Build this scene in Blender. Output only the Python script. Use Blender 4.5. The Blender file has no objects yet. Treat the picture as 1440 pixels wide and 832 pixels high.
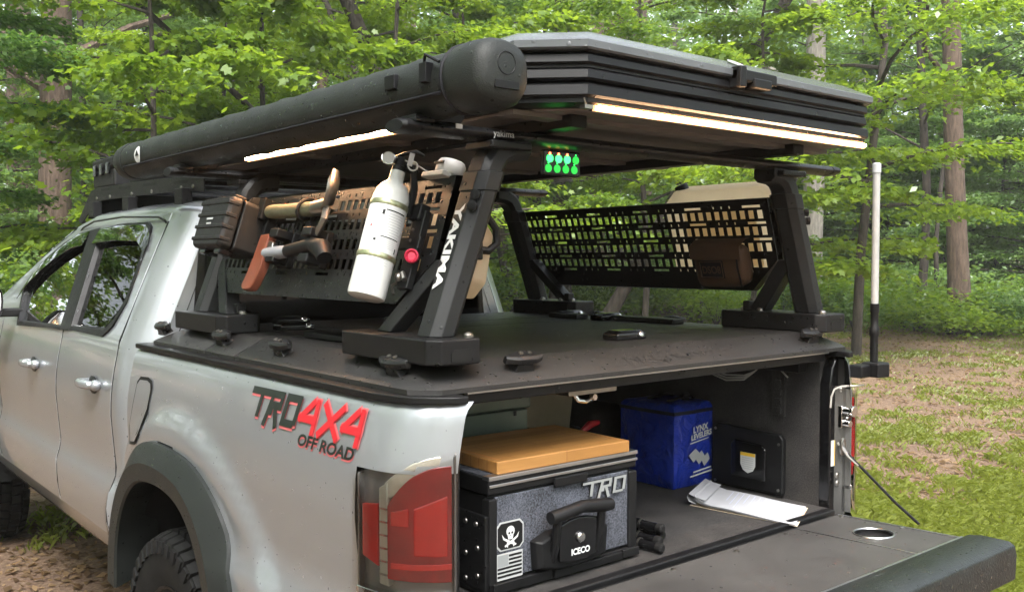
import bpy, bmesh, math, random
import numpy as np
from mathutils import Vector, Matrix, noise
from mathutils.geometry import tessellate_polygon

# ------------------------------------------------------------------ camera, sky, sun, exposure
SC = bpy.context.scene
COL = SC.collection
PI = math.pi
R = math.radians
CAM = Vector((-1.916, -1.561, 1.602)); YAW = R(39.531); PIT = R(-2.234); FPX = 1327.4
cam_d = bpy.data.cameras.new('camera'); cam = bpy.data.objects.new('camera', cam_d); COL.objects.link(cam)
cam_d.sensor_width = 36.0; cam_d.lens = FPX / 1440 * 36.0
cam_d.clip_start = 0.05; cam_d.clip_end = 2000
cam.location = CAM
cam.rotation_euler = (PI / 2 + PIT, 0, -YAW)
SC.camera = cam
SUN_EL, SUN_AZ = R(55), R(218)          # azimuth from +Y towards +X
w = bpy.data.worlds.new('World'); SC.world = w; w.use_nodes = True
nt = w.node_tree; bg = nt.nodes['Background']
sky = nt.nodes.new('ShaderNodeTexSky'); sky.sky_type = 'NISHITA'; sky.sun_disc = False
sky.sun_elevation = SUN_EL; sky.sun_rotation = SUN_AZ
sky.air_density = 1.0; sky.dust_density = 4.0; sky.ozone_density = 1.0
hs = nt.nodes.new('ShaderNodeHueSaturation'); hs.inputs['Saturation'].default_value = 0.40   # overcast: a white sky
nt.links.new(sky.outputs[0], hs.inputs['Color']); nt.links.new(hs.outputs[0], bg.inputs[0])
bg.inputs[1].default_value = 0.15
sl = bpy.data.lights.new('sun', 'SUN'); sl.energy = 1.5; sl.angle = R(25); sl.color = (1, .985, .96)
so = bpy.data.objects.new('sun', sl); COL.objects.link(so)
sd = Vector((math.sin(SUN_AZ) * math.cos(SUN_EL), math.cos(SUN_AZ) * math.cos(SUN_EL), math.sin(SUN_EL)))
so.rotation_euler = (-sd).to_track_quat('-Z', 'Y').to_euler(); so.location = sd * 60
SC.view_settings.view_transform = 'Standard'; SC.view_settings.look = 'None'
SC.view_settings.exposure = 2.0; SC.view_settings.gamma = 1.0
SC.cycles.use_denoising = True
SC.cycles.max_bounces = 7; SC.cycles.diffuse_bounces = 4; SC.cycles.glossy_bounces = 3; SC.cycles.transparent_max_bounces = 12
SC.cycles.adaptive_threshold = 0.025

rnd = random.Random(7)

# ------------------------------------------------------------------ materials
MATS = {}
def nmat(name):
    m = bpy.data.materials.new(name); m.use_nodes = True
    MATS[name] = m
    return m, m.node_tree, m.node_tree.nodes['Principled BSDF']
def node(nt, t, **kw):
    n = nt.nodes.new(t)
    for k, v in kw.items():
        if k in n.inputs: n.inputs[k].default_value = v
        else: setattr(n, k, v)
    return n
def coords(nt):
    return node(nt, 'ShaderNodeTexCoord').outputs['Object']
def drops(nt, scale, keep=.45):
    """height of scattered water beads (0..1)"""
    v = node(nt, 'ShaderNodeTexVoronoi', Scale=scale, Randomness=1.0)
    nt.links.new(coords(nt), v.inputs['Vector'])
    s = node(nt, 'ShaderNodeSeparateColor'); nt.links.new(v.outputs['Color'], s.inputs[0])
    rad = node(nt, 'ShaderNodeMapRange'); rad.inputs[1].default_value = 1 - keep; rad.inputs[2].default_value = 1
    rad.inputs[3].default_value = 0.0; rad.inputs[4].default_value = .42
    nt.links.new(s.outputs[0], rad.inputs[0])
    sub = node(nt, 'ShaderNodeMath', operation='SUBTRACT'); nt.links.new(rad.outputs[0], sub.inputs[0]); nt.links.new(v.outputs['Distance'], sub.inputs[1])
    mx = node(nt, 'ShaderNodeMath', operation='MAXIMUM'); mx.inputs[1].default_value = 0; nt.links.new(sub.outputs[0], mx.inputs[0])
    pw = node(nt, 'ShaderNodeMath', operation='POWER'); pw.inputs[1].default_value = .5; nt.links.new(mx.outputs[0], pw.inputs[0])
    return pw.outputs[0]
def mk(name, col, rough=.5, metal=0., coat=0., var=0., vscale=6., bump=0., bscale=200., wet=0., wscale=120., keep=.45, spec=None):
    """plain procedural surface: colour broken up by noise, fine grain relief, optional rain beads"""
    m, nt, b = nmat(name)
    c = (*col, 1) if len(col) == 3 else col
    b.inputs['Base Color'].default_value = c; b.inputs['Roughness'].default_value = rough
    b.inputs['Metallic'].default_value = metal; b.inputs['Coat Weight'].default_value = coat; b.inputs['Coat Roughness'].default_value = .06
    if spec is not None: b.inputs['Specular IOR Level'].default_value = spec
    co = coords(nt)
    if var:
        n = node(nt, 'ShaderNodeTexNoise', Scale=vscale, Detail=6.0, Roughness=.65); nt.links.new(co, n.inputs['Vector'])
        mr = node(nt, 'ShaderNodeMapRange'); mr.inputs[1].default_value = .3; mr.inputs[2].default_value = .7
        mr.inputs[3].default_value = 1 - var; mr.inputs[4].default_value = 1 + var; nt.links.new(n.outputs['Fac'], mr.inputs[0])
        mx = node(nt, 'ShaderNodeVectorMath', operation='SCALE'); mx.inputs[0].default_value = col[:3]
        nt.links.new(mr.outputs[0], mx.inputs['Scale']); nt.links.new(mx.outputs[0], b.inputs['Base Color'])
        mr2 = node(nt, 'ShaderNodeMapRange'); mr2.inputs[3].default_value = rough * .8; mr2.inputs[4].default_value = min(1, rough * 1.25)
        nt.links.new(n.outputs['Fac'], mr2.inputs[0]); nt.links.new(mr2.outputs[0], b.inputs['Roughness'])
    last = None
    if bump:
        n = node(nt, 'ShaderNodeTexNoise', Scale=bscale, Detail=3.0); nt.links.new(co, n.inputs['Vector'])
        bp = node(nt, 'ShaderNodeBump', Strength=bump, Distance=.002); nt.links.new(n.outputs['Fac'], bp.inputs['Height']); last = bp
    if wet:
        h = drops(nt, wscale, keep)
        bp = node(nt, 'ShaderNodeBump', Strength=wet, Distance=.002); nt.links.new(h, bp.inputs['Height'])
        if last: nt.links.new(last.outputs[0], bp.inputs['Normal'])
        last = bp
        mr = node(nt, 'ShaderNodeMath', operation='GREATER_THAN'); mr.inputs[1].default_value = .05; nt.links.new(h, mr.inputs[0])
        rm = node(nt, 'ShaderNodeMix'); rm.data_type = 'FLOAT'
        src = b.inputs['Roughness'].links[0].from_socket if b.inputs['Roughness'].links else None
        rm.inputs[2].default_value = rough; rm.inputs[3].default_value = .06
        if src: nt.links.new(src, rm.inputs[2])
        nt.links.new(mr.outputs[0], rm.inputs[0]); nt.links.new(rm.outputs[0], b.inputs['Roughness'])
    if last: nt.links.new(last.outputs[0], b.inputs['Normal'])
    return m
def emit(name, col, s):
    m, nt, b = nmat(name)
    b.inputs['Base Color'].default_value = (*col, 1); b.inputs['Emission Color'].default_value = (*col, 1); b.inputs['Emission Strength'].default_value = s
    return m
def glassy(name, tint, rough=.02, ior=1.5, boost=1.0):
    m, nt, b = nmat(name); nt.nodes.remove(b)
    out = nt.nodes['Material Output']
    tr = node(nt, 'ShaderNodeBsdfTransparent'); tr.inputs[0].default_value = (*tint, 1)
    gl = node(nt, 'ShaderNodeBsdfGlossy'); gl.inputs['Roughness'].default_value = rough; gl.inputs[0].default_value = (.95, .95, .95, 1)
    fr = node(nt, 'ShaderNodeFresnel', IOR=ior)
    mu = node(nt, 'ShaderNodeMath', operation='MULTIPLY'); mu.inputs[1].default_value = boost; mu.use_clamp = True; nt.links.new(fr.outputs[0], mu.inputs[0])
    mx = node(nt, 'ShaderNodeMixShader'); nt.links.new(mu.outputs[0], mx.inputs[0]); nt.links.new(tr.outputs[0], mx.inputs[1]); nt.links.new(gl.outputs[0], mx.inputs[2])
    nt.links.new(mx.outputs[0], out.inputs[0])
    return m

mk('paint', (.345, .363, .387), .30, .6, coat=1., bump=.02, bscale=1500, wet=.05, wscale=130, keep=.05)
mk('paint_inner', (.36, .375, .39), .5, .3, coat=.5)
mk('flare', (0.0137, 0.0156, 0.0148), .42, 0, var=.15, vscale=8, bump=.25, bscale=700, wet=.4, wscale=110, keep=.12, spec=0.3)
mk('black_steel', (0.0059, 0.0059, 0.0063), .42, 0, var=.2, vscale=14, bump=.3, bscale=900, wet=.6, wscale=95, keep=.16, spec=0.28)
mk('black_steel_wet', (0.0084, 0.0084, 0.0088), .36, 0, var=.2, vscale=14, bump=.3, bscale=900, wet=1., wscale=80, keep=.5, spec=0.4)
mk('rack_grey', (0.0137, 0.0144, 0.0148), .45, 0, var=.12, vscale=10, bump=.25, bscale=900, wet=.4, wscale=90, keep=.10, spec=0.3)
mk('deck', (0.0103, 0.0092, 0.0085), .45, 0, var=.25, vscale=5, bump=.9, bscale=520, wet=.5, wscale=110, keep=.18, spec=0.6)
mk('black_plastic', (0.0059, 0.0059, 0.0063), .45, 0, var=.2, vscale=20, bump=.2, bscale=500, spec=0.28)
mk('gloss_plastic', (0.0043, 0.0043, 0.0047), .2, 0, coat=.4, spec=0.35)
mk('case_plastic', (0.0108, 0.0108, 0.0108), .5, 0, var=.15, vscale=20, bump=.35, bscale=700, wet=.5, wscale=110, keep=.10, spec=0.3)
mk('rubber', (0.0078, 0.0078, 0.0078), .75, 0, var=.3, vscale=30, bump=.5, bscale=300, spec=0.2)
mk('tent_shell', (.085, .09, .095), .20, 0, var=.15, vscale=4, bump=.12, bscale=420, wet=1., wscale=75, keep=.55)
mk('tent_side', (0.0050, 0.0050, 0.0055), .38, 0, var=.2, vscale=9, bump=.15, bscale=400, wet=.6, wscale=80, keep=.08, spec=0.28)
mk('tent_floor', (0.1547, 0.1368, 0.1249), .55, .2, var=.12, vscale=5, bump=.15, bscale=300)
mk('awning_bag', (0.0135, 0.0153, 0.0135), .48, 0, var=.2, vscale=6, bump=.5, bscale=380, wet=.9, wscale=85, keep=.25, spec=0.3)
mk('alu', (.55, .55, .56), .32, 1.0, var=.08, vscale=12, bump=.05, bscale=600)
mk('chrome', (0.6000, 0.5920, 0.5760), .15, 1.0)
mk('steel', (0.3150, 0.3010, 0.2800), .35, 1.0, var=.15, vscale=30)
mk('white_paint', (0.5616, 0.5688, 0.5472), .3, 0, coat=.5, var=.04, vscale=10)
mk('white_plastic', (0.5250, 0.5100, 0.4875), .45, 0, var=.06, vscale=25)
mk('label_white', (0.5600, 0.5680, 0.5600), .5)
mk('label_grey', (.38, .39, .39), .55)
mk('pole_grey', (.36, .36, .35), .4, .2, var=.1, vscale=20)
mk('ink', (0.0105, 0.0105, 0.0105), .5, spec=0.2)
mk('decal_dark', (.014, .02, .017), .35)
mk('decal_red', (0.4960, 0.0160, 0.0240), .4)
mk('decal_pink', (0.5600, 0.1280, 0.1360), .4)
mk('badge_white', (.62, .62, .61), .4)
mk('badge_grey', (.30, .32, .32), .35, .3)
mk('gold_band', (.42, .43, .27), .3, .8, var=.4, vscale=60)
mk('knob_red', (.42, .02, .05), .35, .3)
mk('red_plastic', (.45, .015, .02), .35)
mk('axe_orange', (0.1620, 0.0450, 0.0225), .45, 0, var=.25, vscale=25)
mk('olive', (.15, .15, .095), .6, 0, var=.35, vscale=40)
mk('grip_grey', (.20, .21, .23), .55)
mk('khaki', (.62, .52, .38), .5, 0, var=.05, vscale=8, bump=.1, bscale=150)
def hdpe(name, col):
    m, nt, b = nmat(name); nt.nodes.remove(b); out = nt.nodes['Material Output']; co = coords(nt)
    n = node(nt, 'ShaderNodeTexNoise', Scale=9.0, Detail=4.0); nt.links.new(co, n.inputs['Vector'])
    mr = node(nt, 'ShaderNodeMapRange'); mr.inputs[3].default_value = .9; mr.inputs[4].default_value = 1.08; nt.links.new(n.outputs[0], mr.inputs[0])
    vm = node(nt, 'ShaderNodeVectorMath', operation='SCALE'); vm.inputs[0].default_value = col; nt.links.new(mr.outputs[0], vm.inputs['Scale'])
    df = node(nt, 'ShaderNodeBsdfDiffuse'); tl = node(nt, 'ShaderNodeBsdfTranslucent'); gl = node(nt, 'ShaderNodeBsdfGlossy'); gl.inputs['Roughness'].default_value = .4
    for q in (df, tl): nt.links.new(vm.outputs[0], q.inputs[0])
    m1 = node(nt, 'ShaderNodeMixShader'); m1.inputs[0].default_value = .80; nt.links.new(df.outputs[0], m1.inputs[1]); nt.links.new(tl.outputs[0], m1.inputs[2])
    m2 = node(nt, 'ShaderNodeMixShader'); m2.inputs[0].default_value = .04; nt.links.new(m1.outputs[0], m2.inputs[1]); nt.links.new(gl.outputs[0], m2.inputs[2]); nt.links.new(m2.outputs[0], out.inputs[0])
hdpe('can_plastic', (.93, .83, .66))
mk('pouch', (0.0546, 0.0273, 0.0126), .7, 0, var=.2, vscale=16, bump=.5, bscale=260)
mk('wood_edge', (.42, .18, .055), .5, 0, var=.12, vscale=12)
mk('metal_green', (.12, .15, .125), .4, .3, var=.1, vscale=18)
mk('tote', (.26, .215, .14), .6, 0, var=.2, vscale=7)
mk('paper', (0.3869, 0.3918, 0.4117), .7)
mk('paper_line', (.50, .53, .66), .7)
mk('bag_blue', (.010, .030, .30), .30, 0, var=.25, vscale=9)
_nt = MATS['bag_blue'].node_tree; _n = node(_nt, 'ShaderNodeTexNoise', Scale=16.0, Detail=3.0, Distortion=1.2); _nt.links.new(coords(_nt), _n.inputs['Vector'])
_bp = node(_nt, 'ShaderNodeBump', Strength=.8, Distance=.02); _nt.links.new(_n.outputs[0], _bp.inputs['Height']); _nt.links.new(_bp.outputs[0], _nt.nodes['Principled BSDF'].inputs['Normal'])
mk('bag_trim', (0.0072, 0.0072, 0.0096), .6, 0, bump=.3, bscale=500, spec=0.25)
mk('sticker_yellow', (.70, .45, .03), .5)
mk('cable_white', (0.3720, 0.3600, 0.3300), .4)
mk('gate_mat', (0.0512, 0.0493, 0.0468), .5, 0, var=.22, vscale=4, bump=.25, bscale=300, wet=.3, wscale=90, keep=.06, spec=0.35)
mk('gate_cap', (0.0128, 0.0154, 0.0154), .35, 0, var=.3, vscale=12, bump=.9, bscale=160, wet=.6, wscale=90, keep=.35, spec=0.4)
mk('brake_dark', (0.0150, 0.0150, 0.0150), .8, spec=0.2)
mk('seat', (.03, .03, .032), .8, 0, var=.2, vscale=20)
mk('headliner', (.16, .16, .16), .9)
mk('lamp_red', (0.2660, 0.0039, 0.0059), .22, 0, coat=1., var=.25, vscale=10, bump=.25, bscale=160)
mk('lamp_red_bright', (0.5270, 0.0124, 0.0093), .2, 0, coat=1., var=.15, vscale=9, bump=.3, bscale=200)
mk('lamp_grey', (.16, .16, .155), .25, .6, coat=.6, bump=.2, bscale=60)
mk('lamp_clear', (.50, .48, .40), .2, .5, coat=1., bump=.6, bscale=90)
glassy('clear_plastic', (.97, .97, .97), .015, 1.5, 1.0)
glassy('window_glass', (.08, .095, .085), .01, 1.5, .75)
glassy('visor_glass', (.10, .10, .10), .03, 1.5, 1.8)
emit('led', (1.0, .60, .32), 45.0)
emit('led_glow_rim', (1.0, .50, .20), .55)  # weak orange emission: painted glow falloff beside the LED strips
emit('key_green', (.03, .75, .10), 1.6)
emit('key_green_dim', (.02, .40, .05), .5)
emit('key_red', (1.0, .10, .04), 3.0)
# carpet (bed liner, fridge front): fibre speckle
def carpet(name, a, b_, scale=260, rough=.9):
    m, nt, b = nmat(name); co = coords(nt)
    n = node(nt, 'ShaderNodeTexNoise', Scale=scale, Detail=4.0, Roughness=.8); nt.links.new(co, n.inputs['Vector'])
    n2 = node(nt, 'ShaderNodeTexNoise', Scale=9.0, Detail=4.0); nt.links.new(co, n2.inputs['Vector'])
    ad = node(nt, 'ShaderNodeMath', operation='MULTIPLY_ADD'); ad.inputs[1].default_value = .45; nt.links.new(n2.outputs[0], ad.inputs[0]); nt.links.new(n.outputs[0], ad.inputs[2])
    cr = node(nt, 'ShaderNodeValToRGB'); cr.color_ramp.elements[0].position = .60; cr.color_ramp.elements[1].position = .88
    cr.color_ramp.elements[0].color = (*a, 1); cr.color_ramp.elements[1].color = (*b_, 1)
    nt.links.new(ad.outputs[0], cr.inputs[0]); nt.links.new(cr.outputs[0], b.inputs['Base Color'])
    b.inputs['Roughness'].default_value = rough
    bp = node(nt, 'ShaderNodeBump', Strength=.8, Distance=.003); nt.links.new(n.outputs[0], bp.inputs['Height']); nt.links.new(bp.outputs[0], b.inputs['Normal'])
carpet('bed_carpet', (.007, .0064, .006), (.046, .041, .038))
carpet('fridge_carpet', (.006, .007, .010), (.115, .125, .155), 260)
# bamboo board
m, nt, b = nmat('bamboo'); co = coords(nt)
mp = node(nt, 'ShaderNodeMapping'); mp.inputs['Scale'].default_value = (3, 60, 60); nt.links.new(co, mp.inputs[0])
n1 = node(nt, 'ShaderNodeTexNoise', Scale=2.0, Detail=5.0); nt.links.new(mp.outputs[0], n1.inputs['Vector'])
br = node(nt, 'ShaderNodeTexBrick', Scale=1.0); br.inputs['Color1'].default_value = (.46, .245, .08, 1); br.inputs['Color2'].default_value = (.34, .165, .045, 1); br.inputs['Mortar'].default_value = (.20, .085, .022, 1)
br.inputs['Mortar Size'].default_value = .001; br.inputs['Brick Width'].default_value = .30; br.inputs['Row Height'].default_value = .033; nt.links.new(co, br.inputs['Vector'])
mx = node(nt, 'ShaderNodeMix'); mx.data_type = 'RGBA'; mx.blend_type = 'MULTIPLY'; mx.inputs[0].default_value = .6
nt.links.new(br.outputs[0], mx.inputs[6])
cr = node(nt, 'ShaderNodeValToRGB'); cr.color_ramp.elements[0].color = (.55, .48, .40, 1); cr.color_ramp.elements[1].color = (1.1, 1.08, 1.05, 1); nt.links.new(n1.outputs[0], cr.inputs[0]); nt.links.new(cr.outputs[0], mx.inputs[7])
nt.links.new(mx.outputs[2], b.inputs['Base Color']); b.inputs['Roughness'].default_value = .45

# ------------------------------------------------------------------ mesh helpers
BASE = {}
class MB:
    def __init__(s): s.v = []; s.f = []
    def add(s, vs, fs):
        o = len(s.v); s.v += [tuple(p) for p in vs]; s.f += [tuple(i + o for i in f) for f in fs]; return s
    def box(s, x0, x1, y0, y1, z0, z1, M=None):
        vs = [Vector(p) for p in ((x0,y0,z0),(x1,y0,z0),(x1,y1,z0),(x0,y1,z0),(x0,y0,z1),(x1,y0,z1),(x1,y1,z1),(x0,y1,z1))]
        if M: vs = [M @ p for p in vs]
        return s.add(vs, [(0,3,2,1),(4,5,6,7),(0,1,5,4),(1,2,6,5),(2,3,7,6),(3,0,4,7)])
    def extr(s, pts, vec):
        """closed prism from a planar outline"""
        n = len(pts); vec = Vector(vec); a = [Vector(p) for p in pts]; b = [p + vec for p in a]
        return s.add(a + b, [tuple(range(n))[::-1], tuple(range(n, 2 * n))] + [(i, (i + 1) % n, n + (i + 1) % n, n + i) for i in range(n)])
    def tube(s, path, r, n=10, caps=True, flat=None):
        P = [Vector(p) for p in path]; k = len(P)
        rs = r if isinstance(r, (list, tuple)) else [r] * k
        t0 = (P[1] - P[0]).normalized(); up = Vector((0, 0, 1)) if abs(t0.z) < .9 else Vector((1, 0, 0))
        u = t0.cross(up).normalized(); vs = []
        for i in range(k):
            t = ((P[min(i + 1, k - 1)] - P[max(i - 1, 0)])).normalized()
            u = (u - t * u.dot(t)).normalized(); q = t.cross(u)
            for j in range(n):
                a = 2 * PI * j / n
                vs.append(P[i] + (u * math.cos(a) + q * math.sin(a) * (flat or 1)) * rs[i])
        fs = [(i*n+j, i*n+(j+1)%n, (i+1)*n+(j+1)%n, (i+1)*n+j) for i in range(k-1) for j in range(n)]
        if caps: fs += [tuple(range(n))[::-1], tuple(range((k-1)*n, k*n))]
        return s.add(vs, fs)
    def lathe(s, prof, org, axis=(0, 0, 1), n=24, ref=None):
        ax = Vector(axis).normalized(); u = Vector(ref) if ref else (Vector((1, 0, 0)) if abs(ax.x) < .9 else Vector((0, 1, 0)))
        u = (u - ax * u.dot(ax)).normalized(); q = ax.cross(u); o = Vector(org); vs = []
        for r_, h in prof:
            for j in range(n):
                a = 2 * PI * j / n; vs.append(o + ax * h + (u * math.cos(a) + q * math.sin(a)) * r_)
        k = len(prof)
        fs = [(i*n+j, i*n+(j+1)%n, (i+1)*n+(j+1)%n, (i+1)*n+j) for i in range(k-1) for j in range(n)]
        fs += [tuple(range(n))[::-1], tuple(range((k-1)*n, k*n))]
        return s.add(vs, fs)
    def loft(s, rings, closed=True, caps=True):
        k = len(rings); n = len(rings[0]); vs = [p for r_ in rings for p in r_]
        m = n if closed else n - 1
        fs = [(i*n+j, i*n+(j+1)%n, (i+1)*n+(j+1)%n, (i+1)*n+j) for i in range(k-1) for j in range(m)]
        if caps and closed: fs += [tuple(range(n))[::-1], tuple(range((k-1)*n, k*n))]
        return s.add(vs, fs)
    def ball(s, c, r, n=14, k=8):
        rx, ry, rz = r if isinstance(r, (tuple, list)) else (r, r, r); rings = []
        for i in range(1, k):
            a = PI * i / k
            rings.append([Vector(c) + Vector((rx*math.sin(a)*math.cos(2*PI*j/n), ry*math.sin(a)*math.sin(2*PI*j/n), -rz*math.cos(a))) for j in range(n)])
        return s.loft(rings)
    def build(s, name, mat, parent=None, bevel=0., smooth=35, seg=2):
        me = bpy.data.meshes.new(name)
        base = BASE.get(parent.name, Vector((0, 0, 0))) if parent else Vector((0, 0, 0))
        me.from_pydata([(p[0]-base.x, p[1]-base.y, p[2]-base.z) for p in s.v], [], s.f)
        bm = bmesh.new(); bm.from_mesh(me); bmesh.ops.recalc_face_normals(bm, faces=bm.faces); bm.to_mesh(me); bm.free()
        me.update()
        me.materials.append(MATS[mat] if isinstance(mat, str) else mat)
        o = bpy.data.objects.new(name, me); COL.objects.link(o)
        if parent: o.parent = parent; BASE[o.name] = base
        if smooth:
            me.polygons.foreach_set('use_smooth', [True] * len(me.polygons)); me.set_sharp_from_angle(angle=R(smooth))
        if bevel:
            md = o.modifiers.new('edge', 'BEVEL'); md.width = bevel; md.segments = seg; md.limit_method = 'ANGLE'; md.angle_limit = R(30)
            md.harden_normals = bool(smooth)
        return o
def thing(name, label, cat, loc, group=None):
    o = bpy.data.objects.new(name, None); COL.objects.link(o); o.location = loc; o.empty_display_size = .1
    BASE[o.name] = Vector(loc); o['label'] = label; o['category'] = cat
    if group: o['group'] = group
    return o
def tag(o, label, cat, group=None):
    o['label'] = label; o['category'] = cat
    if group: o['group'] = group
    return o
def part(name, mat, parent, fn, bevel=0., smooth=35, seg=2):
    mb = MB(); fn(mb); return mb.build(name, mat, parent, bevel, smooth, seg)
def rotM(org, x, y, z):
    """frame at org with given axes"""
    M = Matrix((x, y, z)).transposed().to_4x4(); M.translation = Vector(org); return M
def lerp(a, b, t): return a + (b - a) * t
def interp(tab, x):
    if x <= tab[0][0]: return tab[0][1]
    for (a, va), (b, vb) in zip(tab, tab[1:]):
        if x <= b: return va + (vb - va) * (x - a) / (b - a)
    return tab[-1][1]
def sstep(a, b, x):
    t = max(0., min(1., (x - a) / (b - a))); return t * t * (3 - 2 * t)
def inside(poly, y, z):
    c = False; n = len(poly)
    for i in range(n):
        (y1, z1), (y2, z2) = poly[i], poly[(i + 1) % n]
        if (z1 > z) != (z2 > z) and y < (y2 - y1) * (z - z1) / (z2 - z1) + y1: c = not c
    return c
def text_mesh(body, size, shear=0., bold=0., align='LEFT', spacing=1.0):
    """flat triangulated lettering in local x,y"""
    cu = bpy.data.curves.new('lettering', 'FONT'); cu.body = body; cu.size = size; cu.shear = shear; cu.offset = bold; cu.align_x = align; cu.space_character = spacing
    cu.resolution_u = 3
    o = bpy.data.objects.new('lettering', cu); COL.objects.link(o)
    dg = bpy.context.evaluated_depsgraph_get(); me = bpy.data.meshes.new_from_object(o.evaluated_get(dg))
    v = [tuple(p.co) for p in me.vertices]; f = [tuple(p.vertices) for p in me.polygons]
    bpy.data.objects.remove(o); bpy.data.curves.remove(cu); bpy.data.meshes.remove(me)
    return v, f
def text_on(body, size, fn, name, mat, parent, **kw):
    v, f = text_mesh(body, size, **kw)
    mb = MB(); mb.add([fn(p[0], p[1]) for p in v], f); return mb.build(name, mat, parent, smooth=0)
def strokes(lines, wd):
    """block lettering: each stroke a flat bar with square ends, successive bars a hair apart in height"""
    vs, fs = [], []
    for k, ((x0, y0), (x1, y1)) in enumerate(lines):
        dx, dy = x1 - x0, y1 - y0; L = math.hypot(dx, dy); ux, uy = dx / L * wd / 2, dy / L * wd / 2
        o = len(vs); h = k * .00012
        vs += [(x0-ux+uy, y0-uy-ux, h), (x1+ux+uy, y1+uy-ux, h), (x1+ux-uy, y1+uy+ux, h), (x0-ux-uy, y0-uy+ux, h)]; fs.append((o, o+1, o+2, o+3))
    return vs, fs
# ================================================================== ground
def hgt(x, y):
    r0 = math.hypot(x, y - 1.5)
    t = y - 8 - .25 * max(0, x)
    rise = .075 * (t + math.sqrt(t * t + 9)) / 2 if t > -40 else 0
    rise = 4.5 * (1 - math.exp(-rise / 4.5)) if rise > 0 else 0
    n = noise.noise(Vector((x * .23, y * .23, 3.1))) * .10 + noise.noise(Vector((x * .9, y * .9, 7.7))) * .025
    return rise * sstep(5, 14, r0) + n * sstep(3.2, 8, r0)
def grassy(x, y):
    n = noise.noise(Vector((x * .30 + 4, y * .30, 0))) * .35 + noise.noise(Vector((x * 1.2, y * 1.2, 5))) * .50 + noise.noise(Vector((x * 3.7, y * 3.7, 9))) * .55
    near = math.exp(-((x - 3.3) ** 2 / 1.5 + (y - .35) ** 2 / .7)) * .60
    far = .42 * sstep(18, 23, x) + .10 * sstep(4, 9, x)
    left = -.25 * sstep(0, -2, x)
    return max(0., min(1., .03 + n * .85 + near + far + left - .35 * math.exp(-((x) ** 2 / 1.2 + (y - 2) ** 2 / 9))))
def axis(dense0, dense1, step, far):
    a = np.arange(dense0, dense1 + step / 2, step).tolist(); d = step
    lo, hi = [a[0]], [a[-1]]
    while lo[-1] > -far: d *= 1.35; lo.append(lo[-1] - d)
    d = step
    while hi[-1] < far: d *= 1.35; hi.append(hi[-1] + d)
    return lo[:0:-1] + a + hi[1:]
gxs = axis(-6, 26, .30, 420); gys = axis(-6, 26, .30, 420)
me = bpy.data.meshes.new('ground'); nx_, ny_ = len(gxs), len(gys)
gv = [(x, y, hgt(x, y)) for x in gxs for y in gys]
gf = [(i*ny_+j, (i+1)*ny_+j, (i+1)*ny_+j+1, i*ny_+j+1) for i in range(nx_-1) for j in range(ny_-1)]
me.from_pydata(gv, [], gf)
at = me.attributes.new('grass', 'FLOAT', 'POINT'); at.data.foreach_set('value', [grassy(p[0], p[1]) for p in gv])
me.polygons.foreach_set('use_smooth', [True] * len(me.polygons))
ground = bpy.data.objects.new('ground', me); COL.objects.link(ground); ground['kind'] = 'structure'
m, nt, b = nmat('forest_floor'); co = coords(nt)
def ramp(nt, src, stops):
    cr = node(nt, 'ShaderNodeValToRGB'); el = cr.color_ramp.elements
    while len(el) < len(stops): el.new(.5)
    for e, (p, c) in zip(el, stops): e.position = p; e.color = (*c, 1)
    nt.links.new(src, cr.inputs[0]); return cr.outputs[0]
n1 = node(nt, 'ShaderNodeTexNoise', Scale=34.0, Detail=8.0, Roughness=.75); nt.links.new(co, n1.inputs['Vector'])
n2 = node(nt, 'ShaderNodeTexNoise', Scale=1.3, Detail=5.0, Roughness=.6); nt.links.new(co, n2.inputs['Vector'])
n3 = node(nt, 'ShaderNodeTexNoise', Scale=7.0, Detail=7.0, Roughness=.75); nt.links.new(co, n3.inputs['Vector'])
litter = ramp(nt, n1.outputs[0], [(.30, (.05, .030, .020)), (.46, (.15, .092, .060)), (.58, (.27, .185, .12)), (.72, (.42, .33, .22))])
earth = ramp(nt, n2.outputs[0], [(.35, (.10, .052, .034)), (.65, (.20, .13, .075))])
mx1 = node(nt, 'ShaderNodeMix'); mx1.data_type = 'RGBA'; mx1.inputs[0].default_value = .35; nt.links.new(litter, mx1.inputs[6]); nt.links.new(earth, mx1.inputs[7])
grs = ramp(nt, n1.outputs[0], [(.32, (.06, .070, .018)), (.52, (.16, .17, .045)), (.72, (.30, .29, .10))])
ga = node(nt, 'ShaderNodeAttribute'); ga.attribute_name = 'grass'
gm = node(nt, 'ShaderNodeMath', operation='MULTIPLY_ADD'); gm.inputs[1].default_value = 2.2; nt.links.new(n3.outputs[0], gm.inputs[0]); gm.inputs[2].default_value = -1.1
gs = node(nt, 'ShaderNodeMath', operation='ADD'); nt.links.new(ga.outputs['Fac'], gs.inputs[0]); nt.links.new(gm.outputs[0], gs.inputs[1])
gr2 = node(nt, 'ShaderNodeMapRange'); gr2.inputs[1].default_value = .30; gr2.inputs[2].default_value = .75; gr2.inputs[4].default_value = .75; nt.links.new(gs.outputs[0], gr2.inputs[0])
mx2 = node(nt, 'ShaderNodeMix'); mx2.data_type = 'RGBA'; nt.links.new(gr2.outputs[0], mx2.inputs[0]); nt.links.new(mx1.outputs[2], mx2.inputs[6]); nt.links.new(grs, mx2.inputs[7])
nt.links.new(mx2.outputs[2], b.inputs['Base Color']); b.inputs['Roughness'].default_value = .85
bp = node(nt, 'ShaderNodeBump', Strength=.9, Distance=.03); nt.links.new(n1.outputs[0], bp.inputs['Height']); nt.links.new(bp.outputs[0], b.inputs['Normal'])
me.materials.append(m)

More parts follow.
